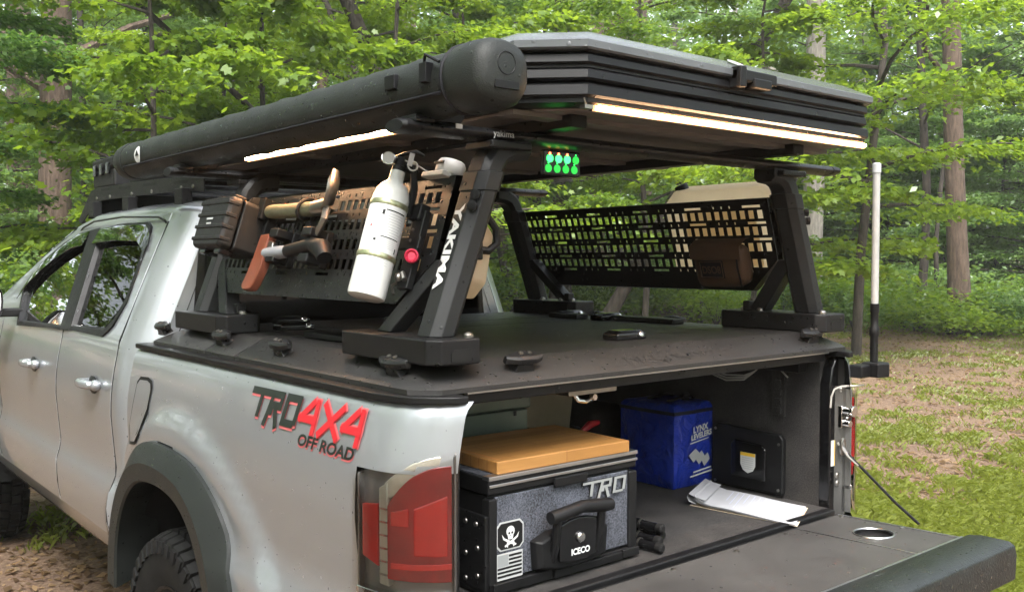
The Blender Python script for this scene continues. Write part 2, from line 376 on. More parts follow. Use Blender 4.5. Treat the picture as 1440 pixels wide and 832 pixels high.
# ================================================================== foliage
def leaf_mat(name, c0, c1, tr, gloss=.35):
    m, nt, b = nmat(name); nt.nodes.remove(b); out = nt.nodes['Material Output']
    gi = node(nt, 'ShaderNodeNewGeometry'); oi = node(nt, 'ShaderNodeObjectInfo')
    ad = node(nt, 'ShaderNodeMath', operation='MULTIPLY_ADD'); ad.inputs[1].default_value = .55; nt.links.new(gi.outputs['Random Per Island'], ad.inputs[0])
    sc_ = node(nt, 'ShaderNodeMath', operation='MULTIPLY'); sc_.inputs[1].default_value = .45; nt.links.new(oi.outputs['Random'], sc_.inputs[0]); nt.links.new(sc_.outputs[0], ad.inputs[2])
    col = ramp(nt, ad.outputs[0], [(.0, c0), (1., c1)])
    tcol = node(nt, 'ShaderNodeMix'); tcol.data_type = 'RGBA'; tcol.blend_type = 'MULTIPLY'; tcol.inputs[0].default_value = 1.; nt.links.new(col, tcol.inputs[6]); tcol.inputs[7].default_value = (*tr, 1)
    df = node(nt, 'ShaderNodeBsdfDiffuse'); nt.links.new(col, df.inputs[0])
    tl = node(nt, 'ShaderNodeBsdfTranslucent'); nt.links.new(tcol.outputs[2], tl.inputs[0])
    m1 = node(nt, 'ShaderNodeMixShader'); m1.inputs[0].default_value = .5; nt.links.new(df.outputs[0], m1.inputs[1]); nt.links.new(tl.outputs[0], m1.inputs[2])
    gl = node(nt, 'ShaderNodeBsdfGlossy'); gl.inputs['Roughness'].default_value = gloss; gl.inputs[0].default_value = (.6, .65, .6, 1)
    m2 = node(nt, 'ShaderNodeMixShader'); m2.inputs[0].default_value = .05; nt.links.new(m1.outputs[0], m2.inputs[1]); nt.links.new(gl.outputs[0], m2.inputs[2])
    nt.links.new(m2.outputs[0], out.inputs[0]); return m
leaf_mat('leaf_maple', (.055, .110, .012), (.165, .245, .028), (2.9, 2.6, 1.4))
leaf_mat('leaf_mid', (.045, .100, .026), (.125, .205, .050), (2.7, 2.6, 1.6))
leaf_mat('leaf_far', (.065, .125, .040), (.155, .240, .075), (2.6, 2.5, 1.6))
leaf_mat('grass_blade', (.10, .125, .018), (.25, .28, .055), (1.6, 1.6, .9))
leaf_mat('litter_leaf', (.045, .022, .012), (.46, .32, .18), (1.2, 1.1, 1.))
def bark(name, c0, c1):
    m, nt, b = nmat(name); co = coords(nt)
    mp = node(nt, 'ShaderNodeMapping'); mp.inputs['Scale'].default_value = (9, 9, 1.6); nt.links.new(co, mp.inputs[0])
    n = node(nt, 'ShaderNodeTexNoise', Scale=2.2, Detail=9.0, Roughness=.7); nt.links.new(mp.outputs[0], n.inputs['Vector'])
    nt.links.new(ramp(nt, n.outputs[0], [(.3, c0), (.7, c1)]), b.inputs['Base Color']); b.inputs['Roughness'].default_value = .9
    bp = node(nt, 'ShaderNodeBump', Strength=1., Distance=.03); nt.links.new(n.outputs[0], bp.inputs['Height']); nt.links.new(bp.outputs[0], b.inputs['Normal'])
bark('bark_brown', (.035, .022, .016), (.16, .11, .08)); bark('bark_dark', (.018, .014, .012), (.085, .068, .055)); bark('bark_pale', (.12, .105, .09), (.34, .31, .27))
def fast_mesh(name, V, nv, mat):
    """V (n, nv, 3): n separate polygons of nv corners"""
    n = len(V); me = bpy.data.meshes.new(name); me.vertices.add(n * nv); me.vertices.foreach_set('co', V.reshape(-1).astype(np.float32))
    me.loops.add(n * nv); me.loops.foreach_set('vertex_index', np.arange(n * nv, dtype=np.int32))
    me.polygons.add(n); me.polygons.foreach_set('loop_start', np.arange(0, n * nv, nv, dtype=np.int32)); me.polygons.foreach_set('loop_total', np.full(n, nv, dtype=np.int32))
    me.update(calc_edges=True); me.materials.append(MATS[mat]); return me
KITE = np.array([(0, 0, 0), (.5, .30, .07), (1, 0, -.10), (.5, -.30, .07)])
LOBE = np.array([(0, 0, 0), (.12, .42, .03), (.34, .26, .03), (.62, .46, -.02), (.66, .20, .02), (1.05, 0, -.12), (.66, -.20, .02), (.62, -.46, -.02), (.34, -.26, .03), (.12, -.42, .03)])
def leaf_polys(P, S, rg, tilt=.6, shape=KITE, down=.25, dirs=None):
    n = len(P); az = rg.uniform(0, 2 * PI, n) if dirs is None else dirs + rg.normal(0, .9, n)
    d = np.stack([np.cos(az), np.sin(az), rg.normal(-down, .35, n)], 1); d /= np.linalg.norm(d, axis=1)[:, None]
    nr = np.stack([rg.normal(0, tilt, n), rg.normal(0, tilt, n), np.ones(n)], 1); nr -= d * (nr * d).sum(1)[:, None]; nr /= np.linalg.norm(nr, axis=1)[:, None]
    sd_ = np.cross(nr, d)
    return P[:, None, :] + S[:, None, None] * (shape[None, :, 0:1] * d[:, None, :] + shape[None, :, 1:2] * sd_[:, None, :] + shape[None, :, 2:3] * nr[:, None, :])
def understory(seed, H, nl, per, leaf, shape, mat, low=.12, spread=.34):
    """slender tree: (stem mesh builder, leaf mesh); foliage lies in flat sprays along the limbs"""
    rg = np.random.default_rng(seed); mb = MB(); P = []; A = []
    lean = rg.normal(0, .05, 2); wob = [rg.normal(0, .03, 2) for _ in range(7)]; path = []
    for k in range(8):
        t = k / 7; w_ = wob[k - 1] if k else np.zeros(2); path.append((lean[0] * H * t + w_[0] * H * .3, lean[1] * H * t + w_[1] * H * .3, H * t))
    mb.tube(path, [max(.008, .0072 * H * (1 - .85 * k / 7)) for k in range(8)], 8)
    for i in range(nl):
        t = low + (1 - low) * ((i + rg.random()) / nl); k = min(6, int(t * 7)); f = t * 7 - k
        o = np.array([lerp(path[k][a], path[k + 1][a], f) for a in range(3)])
        az = i * 2.4 + rg.normal(0, .5); L = (spread * H * (1 - .75 * t ** 1.3) + .35) * rg.uniform(.6, 1.15); up_ = rg.uniform(.05, .5) * L
        pts = []
        for q in range(6):
            u = q / 5; pts.append(o + np.array([math.cos(az + .25 * u) * L * u, math.sin(az + .25 * u) * L * u, up_ * (u - .55 * u * u * 1.3)]))
        mb.tube([tuple(p) for p in pts], [.006 * H * (1 - .8 * q / 5) * (1 - .5 * t) * .55 + .003 for q in range(6)], 5)
        m_ = int(per * (.5 + L / (spread * H)))
        u = np.sqrt(rg.random(m_)) * .85 + .15; w_ = rg.normal(0, 1, m_) * L * (.11 + .16 * u * (1.15 - u)); idx = np.minimum(4, (u * 5).astype(int)); fr = u * 5 - idx
        pa = np.array(pts); B = pa[idx] * (1 - fr)[:, None] + pa[np.minimum(5, idx + 1)] * fr[:, None]
        side = np.array([-math.sin(az), math.cos(az), 0])
        q = B + side * w_[:, None] + np.stack([rg.normal(0, .05, m_), rg.normal(0, .05, m_), rg.normal(-.02, .045, m_) - np.abs(w_) * .18], 1)
        P.append(q); A.append(np.full(m_, az))
    P = np.concatenate(P); A = np.concatenate(A)
    V = leaf_polys(P, leaf * rg.uniform(.6, 1.2, len(P)), rg, shape=shape, dirs=A)
    return mb, fast_mesh('crown', V, len(shape), mat)
def canopy(seed, n, mat):
    rg = np.random.default_rng(seed); C_ = []
    for k in range(34):
        a = rg.uniform(0, 2 * PI); r0 = 3.6 * math.sqrt(rg.random()); z = rg.uniform(7.5, 19); c = np.array([r0 * math.cos(a) * (1.15 - abs(z - 12) / 14), r0 * math.sin(a) * (1.15 - abs(z - 12) / 14), z])
        m_ = n // 34; C_.append(c + rg.normal(0, 1, (m_, 3)) * np.array([1.0, 1.0, .42]))
    P = np.concatenate(C_); return fast_mesh('crown', leaf_polys(P, rg.uniform(.16, .30, len(P)), rg), 4, mat)
def part_mesh(name, me, parent):
    o = bpy.data.objects.new(name, me); COL.objects.link(o); o.parent = parent; return o
def ray(px, D):
    a = YAW + math.atan((px - 720) / FPX); return CAM.x + D * math.sin(a), CAM.y + D * math.cos(a)
CROWN = [canopy(40 + k, 650, 'leaf_far') for k in range(3)]
# ---- big trunks: foot column in the picture, distance, thickness, lean across the view
def big_tree(px, D, dia, lean, mat, label, group=None, crook=.0, seed=0, crown=True, pos=None, stub=True):
    x, y = pos if pos else ray(px, D); z0 = hgt(x, y) - .1; rg = random.Random(seed + int(px * 7))
    t = thing('forest_tree', label, 'tree', (x, y, z0), group)
    ax = Vector((math.cos(YAW), -math.sin(YAW), 0)); H = 19.
    path = []; rad = []
    for k in range(13):
        h = H * (k / 12) ** 1.25; path.append(Vector((x, y, z0 + h)) + ax * (lean * h + crook * math.sin(h * .9 + px)) + Vector((0, 1, 0)) * crook * .6 * math.sin(h * .7 + 1)); rad.append(dia / 2 * (1.35 if k == 0 else (1.06 if k == 1 else 1 - .035 * k)))
    mb = MB(); mb.tube(path, rad, 14)
    mb.build('trunk', mat, t, smooth=60)
    if stub:
        for k in range(3):
            h = rg.uniform(4, 9); o = Vector((x, y, z0 + h)) + ax * lean * h; a = rg.uniform(0, 2 * PI); L = rg.uniform(1.6, 3.2)
            part('limb', mat, t, lambda m_: m_.tube([o, o + Vector((math.cos(a) * L * .4, math.sin(a) * L * .4, .25 * L)), o + Vector((math.cos(a + .3) * L * .8, math.sin(a + .3) * L * .8, .45 * L)), o + Vector((math.cos(a + .3) * L * 1.2, math.sin(a + .3) * L * 1.2, .5 * L))], [dia * .16, dia * .12, dia * .07, .012], 6))
    if crown:
        c = part_mesh('crown', CROWN[rg.randrange(3)], t); c.rotation_euler = (0, 0, rg.uniform(0, 6.28)); c.location = ax * lean * 10; s_ = rg.uniform(.85, 1.1); c.scale = (s_, s_, 1)
    return t
BT = [(78, 19, .60, .016, 'bark_brown', 'thick straight brown trunk standing beyond the door mirror'),
 (178, 27, .44, .0, 'bark_dark', 'dark straight trunk beyond the front end of the awning'),
 (118, 23, .16, .005, 'bark_dark', 'thin dark trunk close beside the thick brown one'),
 (232, 29, .24, -.01, 'bark_dark', 'thin grey trunk half hidden by leaves beyond the awning'),
 (22, 25, .30, .0, 'bark_brown', 'narrow brown trunk behind the truck mirror'),
 (40, 33, .55, .0, 'bark_brown', 'far stout brown trunk seen past the mirror'),
 (712, 14, .25, -.43, 'bark_dark', 'dark trunk leaning hard behind the awning end'),
 (668, 17, .14, -.44, 'bark_dark', 'slim leaning trunk rising behind the awning'),
 (732, 19, .24, -.20, 'bark_dark', 'mid-size trunk leaning slightly behind the roof tent corner'),
 (790, 21, .46, .0, 'bark_dark', 'stout upright trunk rising behind the tent roof'),
 (836, 27, .58, .0, 'bark_brown', 'stout trunk seen through the rack between crossbar and slotted panel'),
 (872, 30, .30, .0, 'bark_dark', 'slender upright trunk rising behind the tent roof latch'),
 (830, 17, .24, .56, 'bark_dark', 'dark trunk leaning to the flag pole side behind the tent'),
 (1141, 24, .55, .006, 'bark_pale', 'tall pale trunk just behind the rear right rack leg'),
 (1208, 34, .50, .0, 'bark_pale', 'far pale trunk between the rack leg and the flag pole'),
 (1300, 22.5, .19, -.02, 'bark_dark', 'thin crooked dark trunk at the edge of the clearing'),
 (1352, 22, .44, -.05, 'bark_brown', 'reddish brown trunk at the edge of the clearing beside thin stems'),
 (1322, 24, .11, .01, 'bark_dark', 'very thin stem between the crooked trunk and the reddish brown trunk'),
 (897, 34, .30, .0, 'bark_dark', 'thin trunk seen below the slotted right rack panel'),
 (770, 13, .10, -1.08, 'bark_dark', 'thin dark trunk leaning far over behind the awning'),
 (455, 24, .34, .0, 'bark_brown', 'brown trunk showing through leaves above the awning')]
for k, (px, D, dia, ln, bm_, lab) in enumerate(BT): big_tree(px, D, dia, ln, bm_, lab, crook=.10 if 'crooked' in lab else .02, seed=k, stub='lean' not in lab)
rg = random.Random(11); n_far = 0
for k in range(64):
    a = rg.uniform(-.62, .62) if k < 34 else rg.uniform(.62, 2 * PI - .62); D = rg.uniform(30, 62) if k < 34 else rg.uniform(16, 48)
    x, y = CAM.x + D * math.sin(YAW + a), CAM.y + D * math.cos(YAW + a)
    bk = rg.choice(['bark_brown', 'bark_dark', 'bark_pale']); cw = bk[5:]
    big_tree(0, 0, rg.uniform(.2, .5), rg.uniform(-.03, .03), bk, 'straight %s barked tree standing deep in the woods' % cw, '%s barked trees deep in the woods' % cw, seed=100 + k, pos=(x, y), stub=False, crook=.03)
CROWN_D = canopy(60, 4200, 'leaf_mid')
for k, (x, y) in enumerate(((-9, 3), (-11, 9), (-8, 15), (-14, 5), (-16, 12), (-10, 21), (-18, 20), (-15, -3), (-9, -8), (-4, 26))):
    t_ = big_tree(0, 0, .45, .01, 'bark_brown', 'broad leafy tree on the driver side of the truck', 'broad trees on the driver side', seed=300 + k, pos=(x, y), stub=False)
    for c_ in t_.children:
        if c_.name.startswith('crown'): c_.data = CROWN_D; c_.location.z -= 3.5
# ---- understory trees
KIND = [understory(1, 7.5, 30, 560, .095, KITE, 'leaf_maple'), understory(2, 6.2, 28, 560, .088, KITE, 'leaf_mid'), understory(3, 8.5, 34, 560, .105, KITE, 'leaf_far'), understory(4, 5.0, 26, 480, .085, KITE, 'leaf_mid', low=.08), understory(5, 9.5, 34, 600, .105, KITE, 'leaf_maple', low=.2), understory(6, 7.0, 26, 420, .110, LOBE, 'leaf_maple', low=.16)]
STEM = []
for mb, cr in KIND:
    o = mb.build('stem', 'bark_dark', None, smooth=60); STEM.append(o.data); bpy.data.objects.remove(o)
def sapling(kind, x, y, s_, rot, label, group, name='understory_tree'):
    t = thing(name, label, 'tree', (x, y, hgt(x, y) - .05), group); t.rotation_euler = (0, 0, rot); t.scale = (s_, s_, s_)
    part_mesh('trunk', STEM[kind], t); part_mesh('crown', KIND[kind][1], t); return t
US = ['slender yellow-green tree with flat sprays of small leaves in the woods', 'short mid-green tree with flat sprays of small leaves in the woods', 'tall pale green tree with layered leaves in the woods', 'low bushy mid-green sapling leafy down to the ground in the woods', 'tall bright yellow-green tree with a bare lower stem in the woods', 'slender tree with broad lobed bright green leaves in the woods']
UG = ['slender yellow-green understory trees', 'short mid-green understory trees', 'tall pale green understory trees', 'low bushy saplings', 'tall yellow-green understory trees', 'broad-leaved understory trees']
near = [(-75, 12, 1, .95), (160, 25, 0, 1.1), (215, 12.5, 5, 1.05), (300, 15, 0, 1.), (395, 12, 5, 1.1), (470, 17, 4, 1.), (540, 13.5, 0, 1.1), (610, 20, 2, 1.1), (690, 15.5, 5, 1.1), (760, 20, 4, 1.), (840, 24, 1, 1.1), (905, 17, 0, 1.2), (985, 22, 2, 1.), (1050, 16.5, 5, 1.1), (1115, 28, 2, 1.1), (1205, 16.5, 4, 1.25), (1250, 29, 2, 1.2), (1300, 28, 1, 1.3), (1385, 30, 2, 1.2), (1440, 28, 2, 1.2), (1500, 30, 1, 1.3), (0, 20, 2, 1.), (170, 22, 2, 1.1), (340, 24, 2, 1.1), (430, 28, 4, 1.1)]
for k, (px, D, kd, s_) in enumerate(near): sapling(kd, *ray(px, D), s_, k * 1.7, US[kd], UG[kd])
rg = random.Random(5)
for k in range(52):
    a = -.58 + 1.16 * ((k + rg.random()) / 52); D = rg.uniform(25, 46)
    x, y = CAM.x + D * math.sin(YAW + a), CAM.y + D * math.cos(YAW + a); kd = rg.choice([2, 2, 3, 4, 1]); sapling(kd, x, y, rg.uniform(.9, 1.35), rg.uniform(0, 6.28), US[kd], UG[kd])
for k in range(46):
    a = .60 + (2 * PI - 1.2) * ((k + rg.random()) / 46); D = rg.uniform(10, 30)
    x, y = CAM.x + D * math.sin(YAW + a), CAM.y + D * math.cos(YAW + a)
    if abs(x) < 3 and -3 < y < 8: continue
    kd = rg.choice([0, 1, 2, 4]); sapling(kd, x, y, rg.uniform(.9, 1.3), rg.uniform(0, 6.28), US[kd], UG[kd])
# ---- shrubs at the wood's edge
SHR = []
for sd_ in (1, 2, 3):
    g_ = np.random.default_rng(sd_); P = []
    for k in range(14):
        c = np.array([g_.normal(0, .55), g_.normal(0, .55), g_.uniform(.15, .95)]); P.append(c + g_.normal(0, 1, (170, 3)) * np.array([.28, .28, .13]))
    P = np.concatenate(P); P[:, 2] = np.abs(P[:, 2]) + .02
    SHR.append(fast_mesh('leaves', leaf_polys(P, g_.uniform(.06, .13, len(P)), g_), 4, 'leaf_maple' if sd_ != 2 else 'leaf_far'))
stm = MB()
for k in range(7): stm.tube([(0, 0, 0), (.15 * math.cos(k * .9), .15 * math.sin(k * .9), .4), (.4 * math.cos(k * .9 + .2), .4 * math.sin(k * .9 + .2), .9)], [.012, .009, .004], 5)
o = stm.build('stems', 'bark_dark', None); SST = o.data; bpy.data.objects.remove(o)
for k in range(96):
    a = -.56 + 1.14 * ((k + rg.random()) / 96); D = (rg.uniform(21.5, 25.5) if k % 3 else rg.uniform(25, 34)) if a > .05 else rg.uniform(17, 32)
    x, y = CAM.x + D * math.sin(YAW + a), CAM.y + D * math.cos(YAW + a)
    tone = 'pale blue-green' if k % 3 == 1 else 'fresh green'
    t = thing('shrub', 'low %s shrub growing on the floor of the woods' % tone, 'shrub', (x, y, hgt(x, y) - .03), '%s shrubs in the woods' % tone); s_ = rg.uniform(.7, 1.5); t.scale = (s_, s_, s_ * rg.uniform(.7, 1.1)); t.rotation_euler = (0, 0, rg.uniform(0, 6.3))
    part_mesh('stems', SST, t); part_mesh('leaves', SHR[k % 3], t)
# ---- the far wood closes the view: one mass of leaves
g_ = np.random.default_rng(77); n = 150000
a = g_.uniform(0, 2 * PI, n); inv = g_.random(n) < .55; a[inv] = YAW + g_.uniform(-.62, .62, inv.sum())
D = g_.uniform(48, 80, n); z = 24 * g_.random(n) ** 1.25
cl = np.sin(a * 23 + z * .35) * .5 + np.sin(a * 57 - z * .8 + 1.3) * .35 + np.sin(a * 101 + z * 1.7) * .25
D = D + cl * 5; keep = cl + g_.normal(0, .35, n) > -.55 - .3 * (z < 6)
a, D, z = a[keep], D[keep], z[keep]
P = np.stack([CAM.x + D * np.sin(a), CAM.y + D * np.cos(a), z + 1.5 + g_.normal(0, .3, len(z))], 1)
o = bpy.data.objects.new('distant_woods', fast_mesh('distant_woods', leaf_polys(P, g_.uniform(.35, .75, len(P)), g_, tilt=.9), 4, 'leaf_far')); COL.objects.link(o)
o['kind'] = 'stuff'; o['label'] = 'dense far foliage of the woods closing the view'; o['category'] = 'woods'
# ---- grass blades and leaf litter
g_ = np.random.default_rng(8)
def scatter(n, pick):
    out = []
    while len(out) < n:
        D = 3.0 + 21 * g_.random() ** 1.7; a = YAW + g_.uniform(-.60, .62); x, y = CAM.x + D * math.sin(a), CAM.y + D * math.cos(a)
        if g_.random() < pick(x, y): out.append((x, y, hgt(x, y), D))
    return np.array(out)
gp = scatter(115000, lambda x, y: grassy(x, y) ** 1.8)
n = len(gp); az = g_.uniform(0, 2 * PI, n); Hh = g_.uniform(.018, .060, n) * (1 + .25 * (gp[:, 3] < 9)); wd = .0008 + .00030 * gp[:, 3]
dr = np.stack([np.cos(az), np.sin(az), np.zeros(n)], 1); sd_ = np.stack([-np.sin(az), np.cos(az), np.zeros(n)], 1); up = np.array([0, 0, 1.])
b0 = gp[:, :3]
V = np.stack([b0 - sd_ * wd[:, None], b0 + sd_ * wd[:, None], b0 + up * (Hh * .7)[:, None] + dr * (Hh * .3)[:, None] + sd_ * (wd * .7)[:, None], b0 + up * (Hh * .85)[:, None] + dr * (Hh * .9)[:, None]], 1)
o = bpy.data.objects.new('grass', fast_mesh('grass', V, 4, 'grass_blade')); COL.objects.link(o); o['kind'] = 'stuff'; o['label'] = 'thin short grass growing through the leaf litter'; o['category'] = 'grass'
lp = scatter(40000, lambda x, y: 1.05 - .75 * grassy(x, y))
P = lp[:, :3] + np.array([0, 0, .006]); o = bpy.data.objects.new('leaf_litter', fast_mesh('leaf_litter', leaf_polys(P, g_.uniform(.02, .065, len(P)) * (1 + .03 * lp[:, 3]), g_, tilt=.25, down=0.0), 4, 'litter_leaf')); COL.objects.link(o)
o['kind'] = 'stuff'; o['label'] = 'brown fallen leaves and needles scattered over the ground'; o['category'] = 'leaf litter'
# ================================================================== pickup truck (X right, Y forward, bed rear edge at Y ~ 0)
truck = thing('pickup_truck', 'silver four-door pickup truck with its tailgate down, parked on the leaf litter', 'pickup truck', (0, 1.8, 0))
def mir(mb, s):
    if s > 0: mb.v = [(-p[0], p[1], p[2]) for p in mb.v]
    return mb
SIDE = [(.48,-.815),(.54,-.858),(.60,-.880),(.68,-.893),(.77,-.895),(.812,-.882),(.85,-.875),(.95,-.884),(1.05,-.892),(1.13,-.889),(1.20,-.879),(1.26,-.867),(1.30,-.858)]
AX_Y, AX_Z = 1.27, .385
FLARE_OUT = [(1.83,.52),(1.815,.66),(1.77,.78),(1.70,.885),(1.60,.975),(1.48,1.022),(1.36,1.035),(1.20,1.030),(1.08,1.008),(.97,.955),(.89,.88),(.835,.78),(.80,.66),(.785,.52)]
FLARE_IN = [(1.70,.50),(1.69,.62),(1.66,.72),(1.60,.81),(1.52,.875),(1.44,.905),(1.34,.918),(1.22,.915),(1.12,.895),(1.04,.85),(.98,.785),(.935,.70),(.91,.61),(.90,.50)]
def smooth_path(P, n=4):
    out = []
    for i in range(len(P) - 1):
        p0, p1, p2, p3 = P[max(0, i-1)], P[i], P[i+1], P[min(len(P)-1, i+2)]
        for k in range(n):
            u = k / n; out.append(tuple(.5 * (2*b_ + (c - a) * u + (2*a - 5*b_ + 4*c - d) * u*u + (3*b_ - a - 3*c + d) * u**3) for a, b_, c, d in zip(p0, p1, p2, p3)))
    return out + [P[-1]]
FLARE_OUT = smooth_path(FLARE_OUT); FLARE_IN = smooth_path(FLARE_IN)
def lower_x(y, z):
    x = interp(SIDE, z)
    d = math.hypot((y - AX_Y) / 1.08, (z - .42))                     # fender swell over the rear wheel
    x -= .022 * (1 - sstep(.66, .73, d)) * sstep(.5, .7, z)
    return x
WIN_R = [(2.555,1.325),(2.13,1.33),(2.06,1.37),(2.015,1.45),(2.03,1.56),(2.065,1.68),(2.085,1.71),(2.14,1.728),(2.45,1.735),(2.715,1.725)]
WIN_F = [(3.42,1.30),(2.69,1.318),(2.855,1.722),(3.02,1.71),(3.22,1.66),(3.40,1.60),(3.54,1.53),(3.60,1.47),(3.52,1.38)]
def zcap(y): return interp([(1.70,1.825),(1.9,1.845),(2.4,1.85),(2.9,1.845),(3.15,1.80),(3.55,1.645),(4.15,1.36)], y)
def cab_ring(y, off=0.):
    """half outline of the cab from sill to roof centre at station y"""
    pts = []
    ins = 0.
    if y < 1.88: t = 1.88 - y; ins = .13 - math.sqrt(max(0, .13**2 - t * t))
    zc = zcap(y); ze = 1.33 + (zc - 1.33) * .86
    for z in CAB_Z: pts.append([lower_x(y, z) if y > 1.9 else interp(SIDE, z), z])
    n = 16
    for i in range(1, n + 1):
        z = 1.305 + (ze - 1.305) * i / n
        pts.append([-.857 + (z - 1.305) * .42 + .006 * math.sin(PI * i / n) * -1, z])
    xe = pts[-1][0]
    for i in range(1, 13):
        a = PI / 2 * i / 12
        pts.append([xe * math.cos(a) ** .62 if i < 12 else 0, ze + (zc - ze) * math.sin(a) ** .9])
    out = []
    for x, z in pts:
        k = abs(x) / .9
        x2 = x + ins * min(1, k * 1.2) + off
        if x == 0: x2 = 0
        out.append([min(x2, 0), z - (off * .8 if z > 1.6 else 0)])
    return out
CAB_Z = [.50,.54,.60,.66,.72,.77,.80,.815,.83,.86,.92,.98,1.04,1.10,1.16,1.20,1.24,1.27,1.305]
SEAMS = [1.925, 2.665, 3.78]
def ylines(a, b, step, seams):
    ys = set(np.round(np.arange(a, b, step), 4).tolist() + [b])
    for s_ in seams:
        ys = {y for y in ys if abs(y - s_) > .011}
        ys |= {s_ - .009, s_ - .0045, s_, s_ + .0045, s_ + .009}
    return sorted(ys)
YS = ylines(1.755, 4.15, .028, SEAMS)
def cab_surface(off=0., groove=True):
    rings = []
    for y in YS:
        r_ = cab_ring(y, off)
        if groove:
            for q in r_:
                for s_ in SEAMS:
                    top = 1.77 if s_ < 2 else (1.30 if s_ > 3 else 1.33)
                    if abs(y - s_) < .005 and .60 < q[1] < top: q[0] += .014
                if 1.925 < y < 3.0 and False: pass
        rings.append([(x, y, z) for x, z in r_])
    return rings
for s in (-1, 1):
    rings = cab_surface(); n = len(rings[0])
    shell, dr, df, liner = MB(), MB(), MB(), MB()
    for mb in (shell, dr, df): mb.v = [p for r_ in rings for p in r_]
    lr = cab_surface(.045, False); liner.v = [p for r_ in lr for p in r_]
    for i in range(len(rings) - 1):
        for j in range(n - 1):
            f = (i*n+j, i*n+j+1, (i+1)*n+j+1, (i+1)*n+j)
            c = [sum(shell.v[k][a] for k in f) / 4 for a in range(3)]
            side = j < len(CAB_Z) + 15
            if side and (inside(WIN_R, c[1], c[2]) or inside(WIN_F, c[1], c[2])): continue
            if not side and c[1] > 3.12: continue                       # windshield opening
            liner.f.append(f)
            if side and .60 < c[2] < 1.755 and 1.925 < c[1] < 2.665: dr.f.append(f)
            elif side and .60 < c[2] < 1.74 and 2.665 < c[1] < 3.78: df.f.append(f)
            else: shell.f.append(f)
    def clean(mb):
        used = sorted({k for f in mb.f for k in f}); mp_ = {k: i for i, k in enumerate(used)}
        mb.v = [mb.v[k] for k in used]; mb.f = [tuple(mp_[k] for k in f) for f in mb.f]; return mir(mb, s)
    clean(shell).build('cab_shell', 'paint', truck, smooth=50)
    clean(liner).build('cab_liner', 'seat', truck, smooth=50)
    rear_door = clean(dr).build('rear_door', 'paint', truck, smooth=40)
    front_door = clean(df).build('front_door', 'paint', truck, smooth=40)
    def gx(z): return -.857 + (z - 1.305) * .42
    for poly, door, vis in ((WIN_R, rear_door, [(2.02,1.655),(2.045,1.69),(2.085,1.712),(2.14,1.73),(2.45,1.737),(2.72,1.727)]), (WIN_F, front_door, [(2.855,1.722),(3.02,1.712),(3.22,1.662),(3.40,1.602),(3.54,1.532),(3.61,1.465)])):
        mb = MB(); k = len(poly); cy = sum(p[0] for p in poly) / k; cz = sum(p[1] for p in poly) / k
        vs = [(gx(z) + .010, y, z) for y, z in poly]; mb.add(vs, [tuple(range(k))]); mir(mb, s).build('window', 'window_glass', door, smooth=0)
        mb = MB(); rr = []
        for y, z in poly:
            d = Vector((y - cy, z - cz)); d.normalize()
            prof = [(.020, .004), (.018, -.010), (-.008, -.011), (-.014, .012)]
            rr.append([(gx(z + d.y * o_) + px, y + d.x * o_, z + d.y * o_) for o_, px in prof])
        rr.append(rr[0]); mb.loft(rr, closed=False, caps=False); mir(mb, s).build('window_frame', 'black_plastic', door, smooth=40)
        mb = MB(); rr = []
        for y, z in vis:
            rr.append([(gx(z) - .010, y, z + .004), (gx(z) - .020, y, z - .012), (gx(z - .045) - .026, y - (.02 if door is rear_door and y < 2.06 else 0), z - .058), (gx(z - .045) - .024, y - (.02 if door is rear_door and y < 2.06 else 0), z - .060)])
        mb.loft(rr, closed=False, caps=False); mir(mb, s).build('rain_visor', 'visor_glass', door, smooth=60)
    for sy, ztop in ((1.925, 1.74), (2.665, 1.31), (3.78, 1.30)):
        mb = MB(); pts = []
        for k in range(22):
            z = lerp(.615, ztop, k / 21); x = lower_x(sy, z) if z < 1.305 else gx(z) - .004
            pts.append((x + .004, sy, z))
        mb.tube(pts, .0042, 5); mir(mb, s).build('door_gap', 'ink', truck)
    # black B pillar
    mb = MB(); mb.add([(gx(z) - .0105, y, z) for y, z in ((2.565,1.312),(2.685,1.306),(2.853,1.73),(2.722,1.738))], [(0,1,2,3)]); mir(mb, s).build('door_pillar', 'black_plastic', truck, smooth=0)
    # roof gutter line
    mb = MB(); mb.tube([(-.676 + (1.745 - z) * .42 - .005, y, z) for y, z in ((1.945,1.66),(1.935,1.715),(1.95,1.745),(2.0,1.758),(2.4,1.772),(2.8,1.766),(3.0,1.745),(3.25,1.685))], .004, 6); mir(mb, s).build('roof_gutter', 'black_plastic', truck)
    # handles
    for hy, door in ((2.146, rear_door), (3.043, front_door)):
        x0 = lower_x(hy, 1.136)
        mb = MB(); mb.ball((x0 - .002, hy - .01, 1.135), (.006, .055, .035)); mir(mb, s).build('handle_recess', 'flare', door)
        mb = MB(); mb.tube([(x0 + .002, hy - .088, 1.140), (x0 - .032, hy - .07, 1.141), (x0 - .042, hy - .03, 1.142), (x0 - .043, hy + .02, 1.142), (x0 - .036, hy + .06, 1.141), (x0 + .002, hy + .082, 1.140)], [.013, .016, .017, .017, .015, .012], 10, flat=1.0)
        mb.ball((x0 - .014, hy - .078, 1.140), (.02, .026, .021)); mir(mb, s).build('door_handle', 'paint', door)
    # mirror
    def mring(y, k): return [(-1.03 + .105 * k * math.copysign(abs(math.cos(a)) ** .6, math.cos(a)), y, 1.40 + .088 * k * math.copysign(abs(math.sin(a)) ** .6, math.sin(a))) for a in [2*PI*j/20 for j in range(20)]]
    mb = MB(); mb.loft([mring(3.445, .90), mring(3.44, .97), mring(3.45, 1.), mring(3.52, .97), mring(3.57, .75), mring(3.59, .4)]); mir(mb, s)
    mo = mb.build('door_mirror', 'black_plastic', truck)
